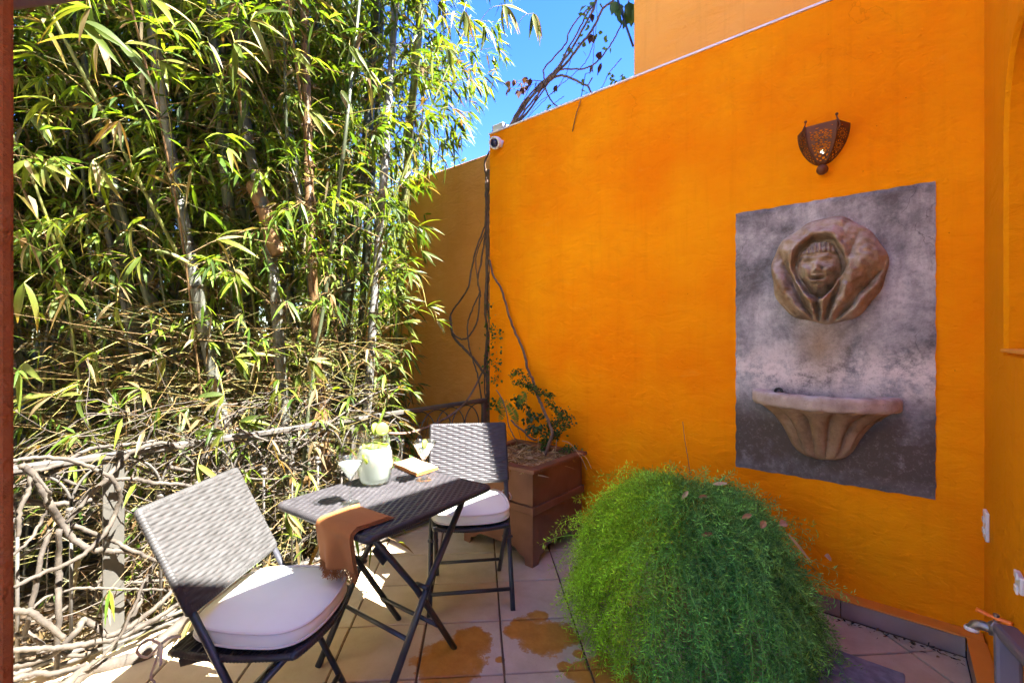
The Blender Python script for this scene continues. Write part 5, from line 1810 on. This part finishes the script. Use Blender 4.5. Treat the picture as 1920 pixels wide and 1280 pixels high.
# ================================================================== NAPKINS
def napkin_draped():
    # local frame of the table: the cloth runs from the top over the C0-C1 edge
    root = thing('draped_napkin', 'rust-coloured fringed napkin hanging over the table edge', 'napkin', (TC.x, TC.y, TT), TRZ)
    a = LA / 2
    W, on, hang = 0.205, 0.150, 0.130
    ymid = -LB / 2 + 0.150
    Rc = 0.017
    def pt(u, s, lay):
        # u across the cloth, s arc length from the inner end; lay = thickness layer
        th = 0.0016 + lay
        x_edge = -a - 0.003
        flat = on
        if s < flat:
            x = x_edge + (flat - s); z = th + 0.0035 * (1 + math.sin(23 * u + 16 * s)) * min(1.0, s * 14)
        else:
            q = s - flat
            arc = Rc * PI / 2
            if q < arc:
                t_ = q / Rc
                x = x_edge - (Rc + th) * math.sin(t_); z = -Rc + (Rc + th) * math.cos(t_)
            else:
                d = q - arc
                wv = 0.017 * (d / hang) ** 0.8 * math.sin(u * 34 + 0.6 + 3 * d) + 0.006 * math.sin(u * 71 + 1.0) * d / hang - 0.012 * d / hang
                x = x_edge - Rc - th - wv; z = -Rc - d
        skew = 0.22 * (s - on)
        return Vector((x, ymid + u + skew * 0.16, z))
    tot = on + Rc * PI / 2 + hang
    for lay in (0.0, 0.0045, 0.009):
        m_ = MB()
        w_ = W - lay * 1.2
        m_.grid(lambda i, j: pt(-w_ / 2 + w_ * i, (tot - lay * 2.5) * j + lay * 2, lay), 36, 54)
        o = m_.build('cloth_layer', 'napkin', root, True)
        so = o.modifiers.new('cloth', 'SOLIDIFY'); so.thickness = 0.0016; so.offset = 0
    # folded side edge joining the layers
    m_ = MB()
    m_.tube([pt(W / 2 - 0.002, tot * j / 30, 0.0045) for j in range(31)], 0.0052, 8, cap=True)
    m_.build('fold', 'napkin', root, True)
    fr = MB()
    for k in range(330):
        u = random.uniform(-W / 2, W / 2)
        p = pt(u, tot - 0.004, random.choice((0.0, 0.0045, 0.009)))
        l = random.uniform(0.016, 0.034)
        fr.tube(spline([p, p + Vector((random.gauss(-0.002, 0.004), random.gauss(0, 0.004), -l * 0.5)), p + Vector((random.gauss(-0.003, 0.007), random.gauss(0, 0.008), -l))], 2), 0.0009, 3, cap=False)
    tag(fr.build('fringe', 'napkin', root, True), kind='stuff')
napkin_draped()
def napkin_folded():
    p = [fl(735, 872, TT), fl(781, 893, TT), fl(822, 880, TT), fl(775, 862, TT)]
    c = (p[0] + p[1] + p[2] + p[3]) / 4
    root = thing('folded_napkin', 'pale folded napkin lying flat behind the right cocktail glass', 'napkin', (c.x, c.y, TT))
    for k in range(4):
        z = 0.001 + k * 0.0042
        def f(u, v, z=z, k=k):
            a = p[0].lerp(p[3], v); b = p[1].lerp(p[2], v)
            q = a.lerp(b, u) - c
            s = 1.0 - 0.012 * k
            e = min(u, 1 - u, v, 1 - v)
            return (q.x * s, q.y * s, z + 0.0012 * math.sin(9 * u + 5 * v + k) + 0.002 * min(1, e * 12))
        o = MB().grid(f, 18, 18).build('cloth_layer', 'napkin_pale' if k == 3 else 'napkin', root, True)
        so = o.modifiers.new('cloth', 'SOLIDIFY'); so.thickness = 0.0035; so.offset = 0
M['napkin_pale'] = simple('pale_rust_linen', (0.42, 0.26, 0.14), (0.46, 0.30, 0.17), 9.0, 0.9, bmp=0.4, bscale=330, bdist=0.0012)
napkin_folded()

# ================================================================== PLANTER
PLX0, PLX1, PLY0, PLY1, PLH = -2.215, -1.635, 2.135, 2.685, 0.585
def planter():
    cx_, cy_ = (PLX0 + PLX1) / 2, (PLY0 + PLY1) / 2
    root = thing('rusty_planter', 'square rusty steel planter box with feet beside the orange wall', 'planter', (cx_, cy_, 0))
    hx, hy = (PLX1 - PLX0) / 2, (PLY1 - PLY0) / 2
    def panel(w2):
        ft = 0.055
        arc = []
        b0, b1 = -w2 + ft, w2 - ft
        prof = [(b0, 0.0), (b0 + 0.012, 0.045), (b0 + 0.05, 0.055), (b0 + 0.07, 0.075), (b0 + 0.10, 0.088)]
        prof = prof + [(-x, z) for x, z in prof[::-1]]
        return [(-w2, 0.0)] + prof + [(w2, 0.0), (w2, PLH - 0.03), (-w2, PLH - 0.03)]
    for k, (ang, off, w2) in enumerate(((0, hy, hx), (PI / 2, hx, hy), (PI, hy, hx), (-PI / 2, hx, hy))):
        R = Matrix.Rotation(ang, 3, 'Z')
        poly = panel(w2 - (0.0 if k % 2 == 0 else 0.0032))
        n = len(poly)
        V = [R @ Vector((x, -off, z)) for x, z in poly] + [R @ Vector((x, -off + 0.003 * 1.05, z)) for x, z in poly]
        m_ = MB().add(V, [tuple(range(n)), tuple(range(n, 2 * n))[::-1]] + [(i, n + i, n + (i + 1) % n, (i + 1) % n) for i in range(n)])
        po = m_.build('side_panel', 'rust', root)
        MB().box(R @ Vector((0, -off - 0.007, 0.335)), (2 * w2 + 0.028, 0.014, 0.05) if k % 2 == 0 else (0.014, 2 * w2 - 0.001, 0.05)).build('band', 'rust', po, bevel=0.006)
    lipm = MB()
    for s in (-1, 1):
        lipm.box((0, s * (hy - 0.004), PLH - 0.012), (2 * hx + 0.058, 0.062, 0.024))
        lipm.box((s * (hx - 0.004), 0, PLH - 0.0125), (0.062, 2 * hy - 0.071, 0.023))
    lipm.build('rim', 'rust', root, bevel=0.006)
    for sx in (-1, 1):
        for sy in (-1, 1):
            MB().box((sx * (hx - 0.023), sy * (hy - 0.023), 0.06), (0.036, 0.036, 0.118)).build('foot', 'rust', root, bevel=0.003)
    # mulch
    zt = PLH - 0.055
    def f(u, v):
        x = -hx + 0.008 + (2 * hx - 0.016) * u; y = -hy + 0.008 + (2 * hy - 0.016) * v
        return (cx_ + x, cy_ + y, zt + 0.02 * math.sin(9 * x + 2) * math.sin(11 * y) + 0.012 * math.sin(37 * x) * math.sin(31 * y))
    so = MB().grid(f, 40, 40)
    o = so.build('planter_soil', 'mulch', None, True, (cx_, cy_, zt))
    tag(o, 'brown mulch filling the rusty planter', 'soil', None, 'stuff')
    n = 900
    B = np.stack([RNG.uniform(PLX0 + 0.03, PLX1 - 0.03, n), RNG.uniform(PLY0 + 0.03, PLY1 - 0.03, n), RNG.uniform(zt, zt + 0.035, n)], 1)
    D = unit_rand(n); D[:, 2] = np.abs(D[:, 2]) * 0.25
    Ln = RNG.uniform(0.04, 0.13, n)
    V, F = leaf_arrays(B, D, unit_rand(n), Ln, RNG.uniform(0.003, 0.010, n), RNG.uniform(0, 0.2, n))
    C = np.array([(0.46, 0.35, 0.19), (0.34, 0.22, 0.10), (0.52, 0.44, 0.30), (0.22, 0.13, 0.06)])[RNG.integers(0, 4, n)]
    tag(np_mesh('straw_mulch', V, F, np.repeat(C, 8, 0), 'dead_leaf', None, (cx_, cy_, zt)), 'dry straw scattered on the soil of the rusty planter', 'straw', None, 'stuff')
planter()

def leaflets(lst, name, root, org, mat='small_leaf', round_=True):
    """lst of (point, dir, size, colour)"""
    n = len(lst)
    if not n: return None
    B = np.array([tuple(a[0]) for a in lst]); D = np.array([tuple(a[1]) for a in lst])
    Ln = np.array([a[2] for a in lst])
    V, F = leaf_arrays(B, D, unit_rand(n), Ln, Ln * (0.75 if round_ else 0.3), np.full(n, 0.15))
    C = np.repeat(np.array([a[3] for a in lst]), 8, 0)
    return tag(np_mesh(name, V, F, C, mat, root, org), kind='stuff')
def rv(s=1.0): return Vector((random.gauss(0, s), random.gauss(0, s), random.gauss(0, s)))

# shrub in the planter: woody stem against the wall and pinnate leaves
def shrub():
    s = 5.816
    def q(x, y, Y): return onY(930 + x / s, 660 + y / s, Y)
    foot = Vector((-1.86, 2.55, PLH - 0.06))
    root = thing('potted_shrub', 'leafy young shrub growing out of the rusty planter', 'shrub', foot)
    org = tuple(foot)
    w_ = [onY(918, 488, 2.775), onY(925, 517, 2.772), onY(938, 537, 2.772), onY(950, 575, 2.772), onY(964, 618, 2.772), onY(981, 656, 2.772), onY(989, 690, 2.765), q(400, 310, 2.755), q(450, 470, 2.73), q(500, 580, 2.70), q(540, 680, 2.66), q(580, 770, 2.62), q(610, 900, 2.57), foot]
    sp = spline(w_, 5, 0.0022)
    MB().tube(sp, [0.008 + 0.004 * i / len(sp) for i in range(len(sp))], 8).build('main_stem', 'vine_bark', root, True, org)
    arcs = [[(160, 250), (220, 210), (290, 250), (340, 330), (400, 390)], [(190, 330), (280, 340), (360, 370), (470, 440)], [(400, 390), (480, 430), (560, 470), (630, 480)], [(540, 540), (620, 590), (680, 660), (740, 720), (800, 700)], [(600, 900), (640, 800), (700, 720), (760, 650)], [(620, 940), (700, 850), (770, 790), (810, 760)], [(560, 800), (620, 770), (700, 770)], [(500, 1090), (540, 1010), (600, 940), (680, 900)], [(420, 900), (450, 860), (500, 820)], [(470, 1000), (520, 960), (560, 870)], [(650, 1110), (720, 1080), (790, 1050), (870, 1040)], [(230, 480), (240, 560), (330, 600), (370, 680)], [(330, 740), (400, 710), (500, 700)], [(340, 840), (420, 830), (500, 870)]]
    G1 = [(0.035, 0.085, 0.02), (0.05, 0.12, 0.025), (0.085, 0.17, 0.03), (0.03, 0.07, 0.03)]
    lst = []
    tw = MB()
    for ai, a in enumerate(arcs):
        dY = random.uniform(2.56, 2.72)
        P = [q(x, y, dY + random.uniform(-0.03, 0.03)) for x, y in a]
        sp = spline(P, 6)
        tw.tube(sp, 0.0018, 4, cap=False)
        big = ai in (11, 12, 13)
        for p in sp:
            for _ in range(3 if big else 8):
                d = rv(1).normalized()
                b = p + rv(0.014 if not big else 0.012)
                b.y = min(b.y, 2.775)
                lst.append((b, d, random.uniform(0.012, 0.021) * (1.9 if big else 1.0), random.choice(G1) if not big else (0.045, 0.10, 0.04)))
    tag(tw.build('twigs', 'vine_bark', root, False, org), kind='stuff')
    leaflets(lst, 'foliage', root, org)
    # fern frond beside it
    f0 = Vector((-2.02, 2.55, PLH - 0.06))
    fr = thing('fern', 'small pale fern frond at the back of the planter', 'fern', f0)
    lst = []
    for pts in ([(230, 790), (210, 700), (160, 610), (105, 520)], [(60, 780), (75, 650), (50, 540), (30, 520)], [(330, 480), (280, 500), (230, 560)]):
        P = spline([f0] + [q(x, y, 2.60) for x, y in pts], 10)
        MB().tube(P, 0.0015, 4, col=(0.12, 0.12, 0.04)).build('frond_stalk', 'twig', fr, False, tuple(f0), color=True)
        for i in range(8, len(P) - 1):
            t_ = (P[i + 1] - P[i]).normalized()
            sd = t_.cross(Vector((0.3, -1, 0.2))).normalized()
            for s_ in (-1, 1):
                lst.append((P[i], sd * s_ + t_ * 0.3, 0.034 * math.sin(PI * (i - 6) / (len(P) - 5)) + 0.006, random.choice(((0.15, 0.22, 0.03), (0.11, 0.18, 0.03)))))
    leaflets(lst, 'leaflets', fr, tuple(f0), round_=False)
    # dry stalks hanging over the rim
    for k, (pts, r) in enumerate((([(1040, 1270), (1000, 1180), (960, 1130), (900, 1090)], .0016), ([(990, 1280), (940, 1170), (880, 1080), (800, 990), (720, 965)], .0022), ([(460, 1180), (455, 1060), (465, 930)], 0.0022), ([(620, 1180), (650, 1060), (660, 950)], 0.003))):
        P = [q(x, y, 2.50 - 0.1 * (k < 2)) for x, y in pts]
        MB().tube(spline(P, 5), r, 5).build('dry_stalk', 'straw', root, True, org)
    # exposed root-like stems at the left of the planter
    for pts, r in (([(160, 740), (230, 810), (300, 860), (350, 920), (400, 950), (440, 960)], 0.007), ([(0, 410), (60, 500), (110, 640), (140, 800), (190, 910), (240, 980)], 0.0045)):
        MB().tube(spline([q(x, y, 2.58) for x, y in pts], 6, 0.0015), r, 7).build('side_stem', 'vine_bark', root, True, org)
shrub()

# ================================================================== VINES ON THE WALLS
def corner_vine():
    s = 2.561
    def q(x, y, Y): return onY(820 + x / s, 260 + y / s, Y)
    foot = Vector((-2.66, 2.92, -0.4))
    root = thing('climbing_vine', 'bare brown climbing vine stems in the corner left of the orange wall', 'vine', foot)
    org = tuple(foot)
    A = 2.93
    stems = [([(250, 60), (228, 120), (235, 190), (232, 260), (235, 330), (230, 420), (243, 480), (240, 600), (238, 720), (245, 850), (255, 930), (262, 1050), (270, 1150), (280, 1280), (282, 1500)], 0.008),
             ([(228, 420), (190, 520), (165, 620), (150, 710), (100, 790), (62, 850), (70, 920), (110, 960), (150, 950), (190, 880), (200, 800), (205, 735), (195, 680), (215, 560), (235, 430)], 0.008),
             ([(62, 850), (75, 940), (120, 1000), (170, 1050), (220, 1120), (250, 1160), (268, 1220), (272, 1400)], 0.012),
             ([(205, 735), (160, 840), (145, 900), (150, 980), (170, 1060), (195, 1140), (210, 1240), (215, 1400)], 0.007),
             ([(235, 430), (188, 560), (190, 650), (205, 735)], 0.005)]
    for k in range(6):
        x = 236 + random.uniform(-6, 14)
        stems.append(([(x + random.uniform(-9, 9), y) for y in (150, 230, 320, 420, 520, 620, 730, 840, 940, 1060, 1180, 1300, 1500)], random.uniform(0.005, 0.0095)))
    for pts, r in stems:
        P = [q(x, y, A + random.uniform(-0.03, 0.03)) for x, y in pts]
        sp = spline(P, 6, 0.002)
        MB().tube(sp, [r * random.uniform(0.9, 1.12) for _ in sp], 7).build('stem', 'vine_bark', root, True, org)
    # stem swinging forward over the railing
    P = [onX(px, py, -2.56 + 0.02 * i) if i > 1 else onY(px, py, 2.9) for i, (px, py) in enumerate([(916, 678), (902, 702), (888, 730), (870, 757), (845, 778), (818, 793), (790, 805), (760, 812), (728, 812)])]
    MB().tube(spline(P, 6), 0.0085, 8).build('stem', 'vine_bark', root, True, org)
    lst = []
    for k in range(190):
        y = random.choice((random.uniform(930, 1080), random.uniform(1060, 1180), random.uniform(780, 960), random.uniform(1240, 1300)))
        x = 265 + random.gauss(0, 22) if y > 900 else 245 + random.gauss(0, 12)
        lst.append((q(x, y, 2.76 - random.uniform(0, 0.03)) if x > 252 else q(x, y, 2.86), rv().normalized(), random.uniform(0.018, 0.034), random.choice(((0.05, 0.12, 0.02), (0.08, 0.16, 0.03), (0.04, 0.09, 0.025)))))
    leaflets(lst, 'foliage', root, org)
corner_vine()

def top_vine():
    s = 4.923
    Y = 2.97
    def q(x, y, dy=0.0): return onY(940 + x / s, y / s, Y + dy)
    foot = q(75, 1200)
    foot = Vector((foot.x, foot.y, WALL_H + 0.012))
    root = thing('wall_top_vine', 'bundle of dark bare vine stems leaning up from the wall top into the sky', 'vine', foot)
    org = tuple(foot)
    T = [([(70, 1195), (200, 985), (300, 870), (400, 770), (500, 680), (620, 560), (700, 450), (800, 330), (880, 200), (930, 90), (1020, 20), (1080, -60)], 0.013),
         ([(60, 1190), (190, 965), (350, 780), (392, 740), (395, 640), (480, 540), (595, 405), (620, 310), (700, 180), (790, 90), (880, 0), (930, -80)], 0.008),
         ([(90, 1192), (250, 985), (330, 880), (420, 770), (520, 640), (600, 480), (720, 270), (790, 130), (860, 40), (900, -60)], 0.009),
         ([(100, 1192), (300, 960), (440, 760), (560, 590), (720, 330), (830, 120), (880, -60)], 0.007),
         ([(80, 1190), (230, 960), (380, 770), (500, 650), (640, 470), (760, 250), (850, 90), (890, -50)], 0.012),
         ([(110, 1190), (280, 990), (330, 890), (370, 800)], 0.010),
         ([(400, 780), (440, 700), (560, 640), (720, 640), (830, 610), (930, 520), (1030, 380), (1110, 220), (1160, 80), (1190, -60)], 0.0075),
         ([(420, 760), (530, 700), (640, 720), (740, 770), (800, 800), (850, 895)], 0.011),
         ([(390, 750), (420, 860), (470, 940), (548, 1015)], 0.008),
         ([(850, 250), (840, 430), (770, 580), (650, 700), (540, 790), (400, 920), (250, 1080), (150, 1172)], 0.0035),
         ([(1110, 540), (1000, 670), (930, 800), (855, 880)], 0.0035), ([(580, 890), (480, 960), (318, 1105)], 0.003),
         ([(640, 560), (600, 680), (540, 780), (470, 860), (330, 960), (250, 1080)], 0.003),
         ([(770, 690), (840, 640), (850, 480), (880, 200), (880, 20)], 0.003), ([(838, 720), (800, 795)], 0.006), ([(300, 745), (390, 750)], 0.004), ([(270, 790), (200, 940), (130, 1080)], 0.003)]
    for pts, r in T:
        P = [q(x, y, random.uniform(-0.03, 0.05)) for x, y in pts]
        sp = spline(P, 6, 0.0016)
        n = len(sp)
        MB().tube(sp, [r * (0.92 - 0.35 * i / n) for i in range(n)], 7).build('stem', 'vine_bark', root, True, org)
    P = [q(775, 690, -0.05), q(750, 830, -0.1), q(725, 950, -0.18), onY(940 + 690 / s, 1060 / s, 2.785), onY(940 + 656 / s, 1215 / s, 2.788)]
    MB().tube(spline(P, 5), 0.003, 5).build('stem', 'dry_vine', root, True, org)
    lst = []
    for x, y in ((810, 40), (760, 60), (860, 60), (770, 130), (820, 100), (790, 170), (640, 450), (680, 410), (720, 440), (620, 500), (700, 330), (770, 425), (760, 455), (885, 310), (820, 220), (965, 385), (985, 425), (940, 450), (1030, 710), (1020, 700), (1050, 745), (1085, 720), (1115, 700), (1085, 745), (980, 680), (735, 725), (750, 760), (785, 860), (812, 862), (770, 805), (440, 985), (460, 965), (800, 270), (860, 15), (900, 30)):
        for _ in range(2):
            lst.append((q(x, y, random.uniform(-0.05, 0.05)) + rv(0.01), rv().normalized(), random.uniform(0.028, 0.045), (0.10, 0.16, 0.03)))
    for x, y in ((1030, 30), (1060, 60), (1080, 100), (1110, 40), (1160, 120), (1200, 90), (1180, 20), (1050, 10), (1090, 60)):
        for _ in range(3):
            lst.append((q(x, y, random.uniform(-0.1, 0.05)), Vector((random.gauss(0, .3), random.gauss(0, .3), -1)).normalized(), random.uniform(0.06, 0.10), (0.06, 0.11, 0.03)))
    leaflets(lst, 'foliage', root, org)
    lst = []
    for x, y in ((60, 840), (90, 835), (150, 850), (175, 840), (205, 820), (225, 815), (270, 745), (130, 760), (60, 770), (210, 735), (180, 780), (320, 780), (490, 820), (905, 620), (915, 650), (890, 510), (840, 630), (830, 340), (840, 155)):
        for _ in range(2):
            lst.append((q(x, y, random.uniform(-0.04, 0.04)) + Vector((0, 0, 0.02)), (Vector((0, 0, -1)) + rv(0.35)).normalized(), random.uniform(0.045, 0.07), random.choice(((0.05, 0.022, 0.015), (0.08, 0.035, 0.02)))))
    leaflets(lst, 'dead_leaves', root, org, 'dead_leaf')
    tw = MB()
    for pts in ([(300, 745), (200, 740), (60, 770)], [(330, 770), (230, 800), (150, 820), (60, 825)], [(250, 790), (160, 770), (110, 740)]):
        tw.tube(spline([q(x, y) for x, y in pts], 5), 0.002, 4, cap=False)
    tag(tw.build('twigs', 'vine_bark', root, False, org), kind='stuff')
    o = MB().tube([q(1065, -30, 0.0), q(1130, 180, -0.05), onY(1187, 87, 2.90)], 0.0075, 8).build('cable', 'black_rubber', None, True, tuple(q(1065, -30)))
    tag(o, 'straight dark cable running to the edge of the upper wall', 'cable')
top_vine()

# ================================================================== FEATHERY FERN
def feathery_fern():
    c = Vector((-0.69, 2.16, 0.0))
    root = thing('feathery_fern', 'large mounded feathery green fern on the tiles below the fountain', 'fern', c)
    org = tuple(c)
    MB().lathe([(0.0001, 0.005), (0.13, 0.005), (0.15, 0.03), (0.19, 0.32), (0.20, 0.34), (0.18, 0.345), (0.175, 0.32), (0.0001, 0.31)], 28, org).build('pot', 'terracotta', root, True, org)
    rs = random.Random(3)
    Bs, Ds, Ls, Cs = [], [], [], []
    st = MB()
    lumps = [(rs.uniform(0, 2 * PI), rs.uniform(0.2, 0.9), rs.uniform(0.12, 0.22), rs.uniform(-0.13, 0.11)) for _ in range(22)]
    blue, lime = np.array((0.115, 0.31, 0.07)), np.array((0.25, 0.44, 0.025))
    def surf(az, rho):
        """point of the mound: rho 0 at the crown, 1 at the drip edge"""
        dx, dy = math.cos(az), math.sin(az)
        R_ = 0.60 if dx < 0 else 0.50
        ry = 0.53 if dy > 0 else 0.52
        k = rho
        lump = sum(h * math.exp(-((math.cos(az) * rho - math.cos(a) * r) ** 2 + (math.sin(az) * rho - math.sin(a) * r) ** 2) / (w_ * w_)) for a, r, w_, h in lumps)
        z = 0.64 * max(0.0, 1 - rho ** 2.9) ** 0.60 + 0.02 + lump * (1 - rho * 0.5)
        z -= 0.10 * dx * rho * (1 - rho * 0.5)
        return c + Vector((dx * R_ * k * (1 + lump), dy * ry * k * (1 + lump), z))
    def sprig(p, d, ln, col, drp):
        P = [Vector(p)]
        d = Vector(d).normalized()
        for i in range(5):
            d = (d + Vector((rs.gauss(0, .10), rs.gauss(0, .10), -drp + rs.gauss(0, .08)))).normalized()
            q = P[-1] + d * ln / 5
            q.z = max(0.008, q.z); q.y = min(q.y, 2.71)
            P.append(q)
        st.tube(P, [0.0012, 0.0011, 0.001, 0.0009, 0.0007, 0.0005], 3, cap=False, col=tuple(col * 1.05))
        for i in range(5):
            seg = P[i + 1] - P[i]
            t_ = seg.normalized()
            n = max(2, int(seg.length / 0.0052))
            for m_ in range(n):
                b = P[i].lerp(P[i + 1], (m_ + rs.random()) / n)
                sd = t_.cross(Vector((rs.gauss(0, 1), rs.gauss(0, 1), rs.gauss(0, 1)))).normalized()
                off = sd * rs.uniform(0.0, 0.016)
                Bs.append(tuple(b + off))
                Ds.append(tuple(sd * 1.0 + t_ * rs.uniform(0.1, 0.7) + Vector((rs.gauss(0, .25), rs.gauss(0, .25), rs.gauss(0, .25)))))
                Ls.append(rs.uniform(0.014, 0.028))
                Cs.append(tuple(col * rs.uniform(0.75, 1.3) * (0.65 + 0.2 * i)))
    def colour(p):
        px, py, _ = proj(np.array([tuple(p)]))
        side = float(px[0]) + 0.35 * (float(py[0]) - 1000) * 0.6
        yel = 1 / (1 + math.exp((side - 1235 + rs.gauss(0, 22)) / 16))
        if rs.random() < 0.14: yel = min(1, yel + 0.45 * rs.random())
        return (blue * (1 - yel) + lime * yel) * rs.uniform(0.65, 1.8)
    for k in range(5400):
        az = rs.uniform(0, 2 * PI)
        rho = math.sqrt(rs.random()) if k % 5 < 2 else (1 - rs.uniform(0.02, 1.0) ** (1 / 0.60)) ** (1 / 2.9)
        p = surf(az, rho)
        if p.y > 2.69: continue
        if p.y > c.y + 0.25 and rho > 0.75 and rs.random() < 0.5: continue       # side against the wall
        out = Vector((math.cos(az), math.sin(az), 0))
        dpt = rs.uniform(0.0, 0.09)
        p0 = p - out * dpt * (0.4 + rho) - Vector((0, 0, dpt * 0.5))
        p0.z = max(0.02, p0.z)
        d = out * (0.35 + 0.5 * (1 - rho)) + Vector((rs.gauss(0, .35), rs.gauss(0, .35), 0.55 - 1.15 * rho))
        sprig(p0, d, rs.uniform(0.10, 0.20), colour(p), 0.10 + 0.10 * rho)
    for k in range(130):                 # wild sprays standing off the outline
        az = rs.uniform(0, 2 * PI)
        rho = rs.uniform(0.35, 1.0)
        p = surf(az, rho)
        if p.y > 2.62: continue
        out = Vector((math.cos(az), math.sin(az), 0))
        sprig(p, out * 0.8 + Vector((rs.gauss(0, .3), rs.gauss(0, .3), 0.5 - 0.5 * rho)), rs.uniform(0.14, 0.26), colour(p), 0.16)
    tag(st.build('stems', 'needle', root, False, org, color=True), kind='stuff')
    n = len(Bs)
    V, F = diamond_arrays(np.array(Bs), np.array(Ds), unit_rand(n), np.array(Ls), np.full(n, 0.0034))
    V[:, 1] = np.minimum(V[:, 1], 2.715); V[:, 2] = np.maximum(V[:, 2], 0.006)
    tag(np_mesh('needles', V, F, np.repeat(np.array(Cs), 4, 0), 'needle', root, org), kind='stuff')
    print('fern needles', n)
feathery_fern()

# fallen dry leaves caught on the fern, one tall grass stalk
def dry_leaf(px, py, z, l, w_, ang, label, col=(0.40, 0.26, 0.14)):
    p = dep(px, py, z)
    right, fwd = Vector((CR[0], CR[1], 0)), Vector((CF[0], CF[1], 0))
    d = (right * math.cos(ang) + Vector((0, 0, 1)) * math.sin(ang) * 0.9 + fwd * 0.2 * math.sin(ang)).normalized()
    n_ = (Vector((0, 0, 1)) - fwd).normalized()
    sd = d.cross(n_).normalized()
    m_ = MB()
    def f(u, v):
        hw = 0.5 * w_ * math.sin(PI * (0.06 + 0.88 * v)) ** 0.8
        return tuple(p + d * (l * (v - 0.5)) + sd * ((u - 0.5) * 2 * hw) + n_ * (0.35 * w_ * math.sin(v * 5) * 0.4 + abs(u - 0.5) * w_ * 0.5))
    m_.grid(f, 4, 8, 0, col)
    m_.c = [col] * m_.n
    o = m_.build('dry_leaf', 'dead_leaf', None, True, tuple(p), color=True)
    tag(o, label, 'dry leaf', 'dry leaves fallen on the fern')
for a in ((1497, 1025, 1.74, 0.12, 0.013, -0.95, 'long straw-coloured leaf lying on the right side of the fern', (0.50, 0.36, 0.20)),
          (1468, 982, 1.90, 0.035, 0.032, 0.3, 'pinkish curled leaf near the top right of the fern', (0.46, 0.27, 0.20)),
          (1430, 983, 1.88, 0.036, 0.026, 1.0, 'brown curled leaf left of the pinkish one on the fern', (0.42, 0.24, 0.13)),
          (1400, 968, 1.92, 0.045, 0.022, 0.4, 'tan leaf near the crown of the fern', (0.44, 0.28, 0.15)),
          (1284, 928, 1.98, 0.045, 0.018, 0.9, 'pale curled leaf on the upper left of the fern', (0.55, 0.42, 0.28)),
          (1318, 931, 1.98, 0.040, 0.018, 0.1, 'small brown leaf beside the pale curled leaf on the fern', (0.36, 0.20, 0.11)),
          (1325, 1002, 1.84, 0.045, 0.018, 0.2, 'reddish leaf in the middle of the fern', (0.36, 0.17, 0.10)),
          (1350, 907, 2.05, 0.065, 0.018, 0.1, 'cream-coloured leaf on the top edge of the fern', (0.60, 0.50, 0.36)),
          (1183, 1055, 1.98, 0.055, 0.010, 1.9, 'thin orange leaf on the yellow-green side of the fern', (0.48, 0.22, 0.06)),
          (1181, 1100, 1.94, 0.045, 0.016, 1.4, 'orange-brown leaf low on the yellow-green side of the fern', (0.42, 0.20, 0.07)),
          (1112, 966, 2.25, 0.085, 0.009, 1.0, 'straw blade leaning at the left shoulder of the fern', (0.55, 0.43, 0.24)),
          (1552, 1045, 1.90, 0.03, 0.026, -0.5, 'pale pink leaf at the right edge of the fern', (0.55, 0.38, 0.28))):
    dry_leaf(*a)
P = [onY(1294, 890, 2.55), onY(1290, 860, 2.57), onY(1284, 825, 2.58), onY(1280, 790, 2.60)]
o = MB().tube(spline(P, 5), 0.0018, 5).build('grass_stalk', 'vine_bark', None, True, tuple(P[0]))
tag(o, 'single thin dark stalk rising from the fern against the orange wall', 'stalk')

# debris at the foot of the kerb
def debris():
    n = 70
    B = np.zeros((n, 3))
    B[:, 0] = RNG.uniform(-0.25, 0.22, n); B[:, 1] = 2.70 - np.abs(RNG.normal(0, 0.035, n)); B[:, 2] = RNG.uniform(0.004, 0.012, n)
    D = unit_rand(n); D[:, 2] *= 0.2
    Ln = RNG.uniform(0.006, 0.03, n)
    V, F = leaf_arrays(B, D, unit_rand(n), Ln, Ln * RNG.uniform(0.15, 0.5, n), np.zeros(n))
    V[:, 2] = np.maximum(V[:, 2], 0.0025)
    C = np.array([(0.10, 0.06, 0.035), (0.26, 0.16, 0.08), (0.05, 0.04, 0.03)])[RNG.integers(0, 3, n)]
    tag(np_mesh('floor_debris', V, F, np.repeat(C, 8, 0), 'dead_leaf', None, (0, 2.68, 0)), 'dark plant debris swept against the foot of the kerb', 'debris', None, 'stuff')
debris()
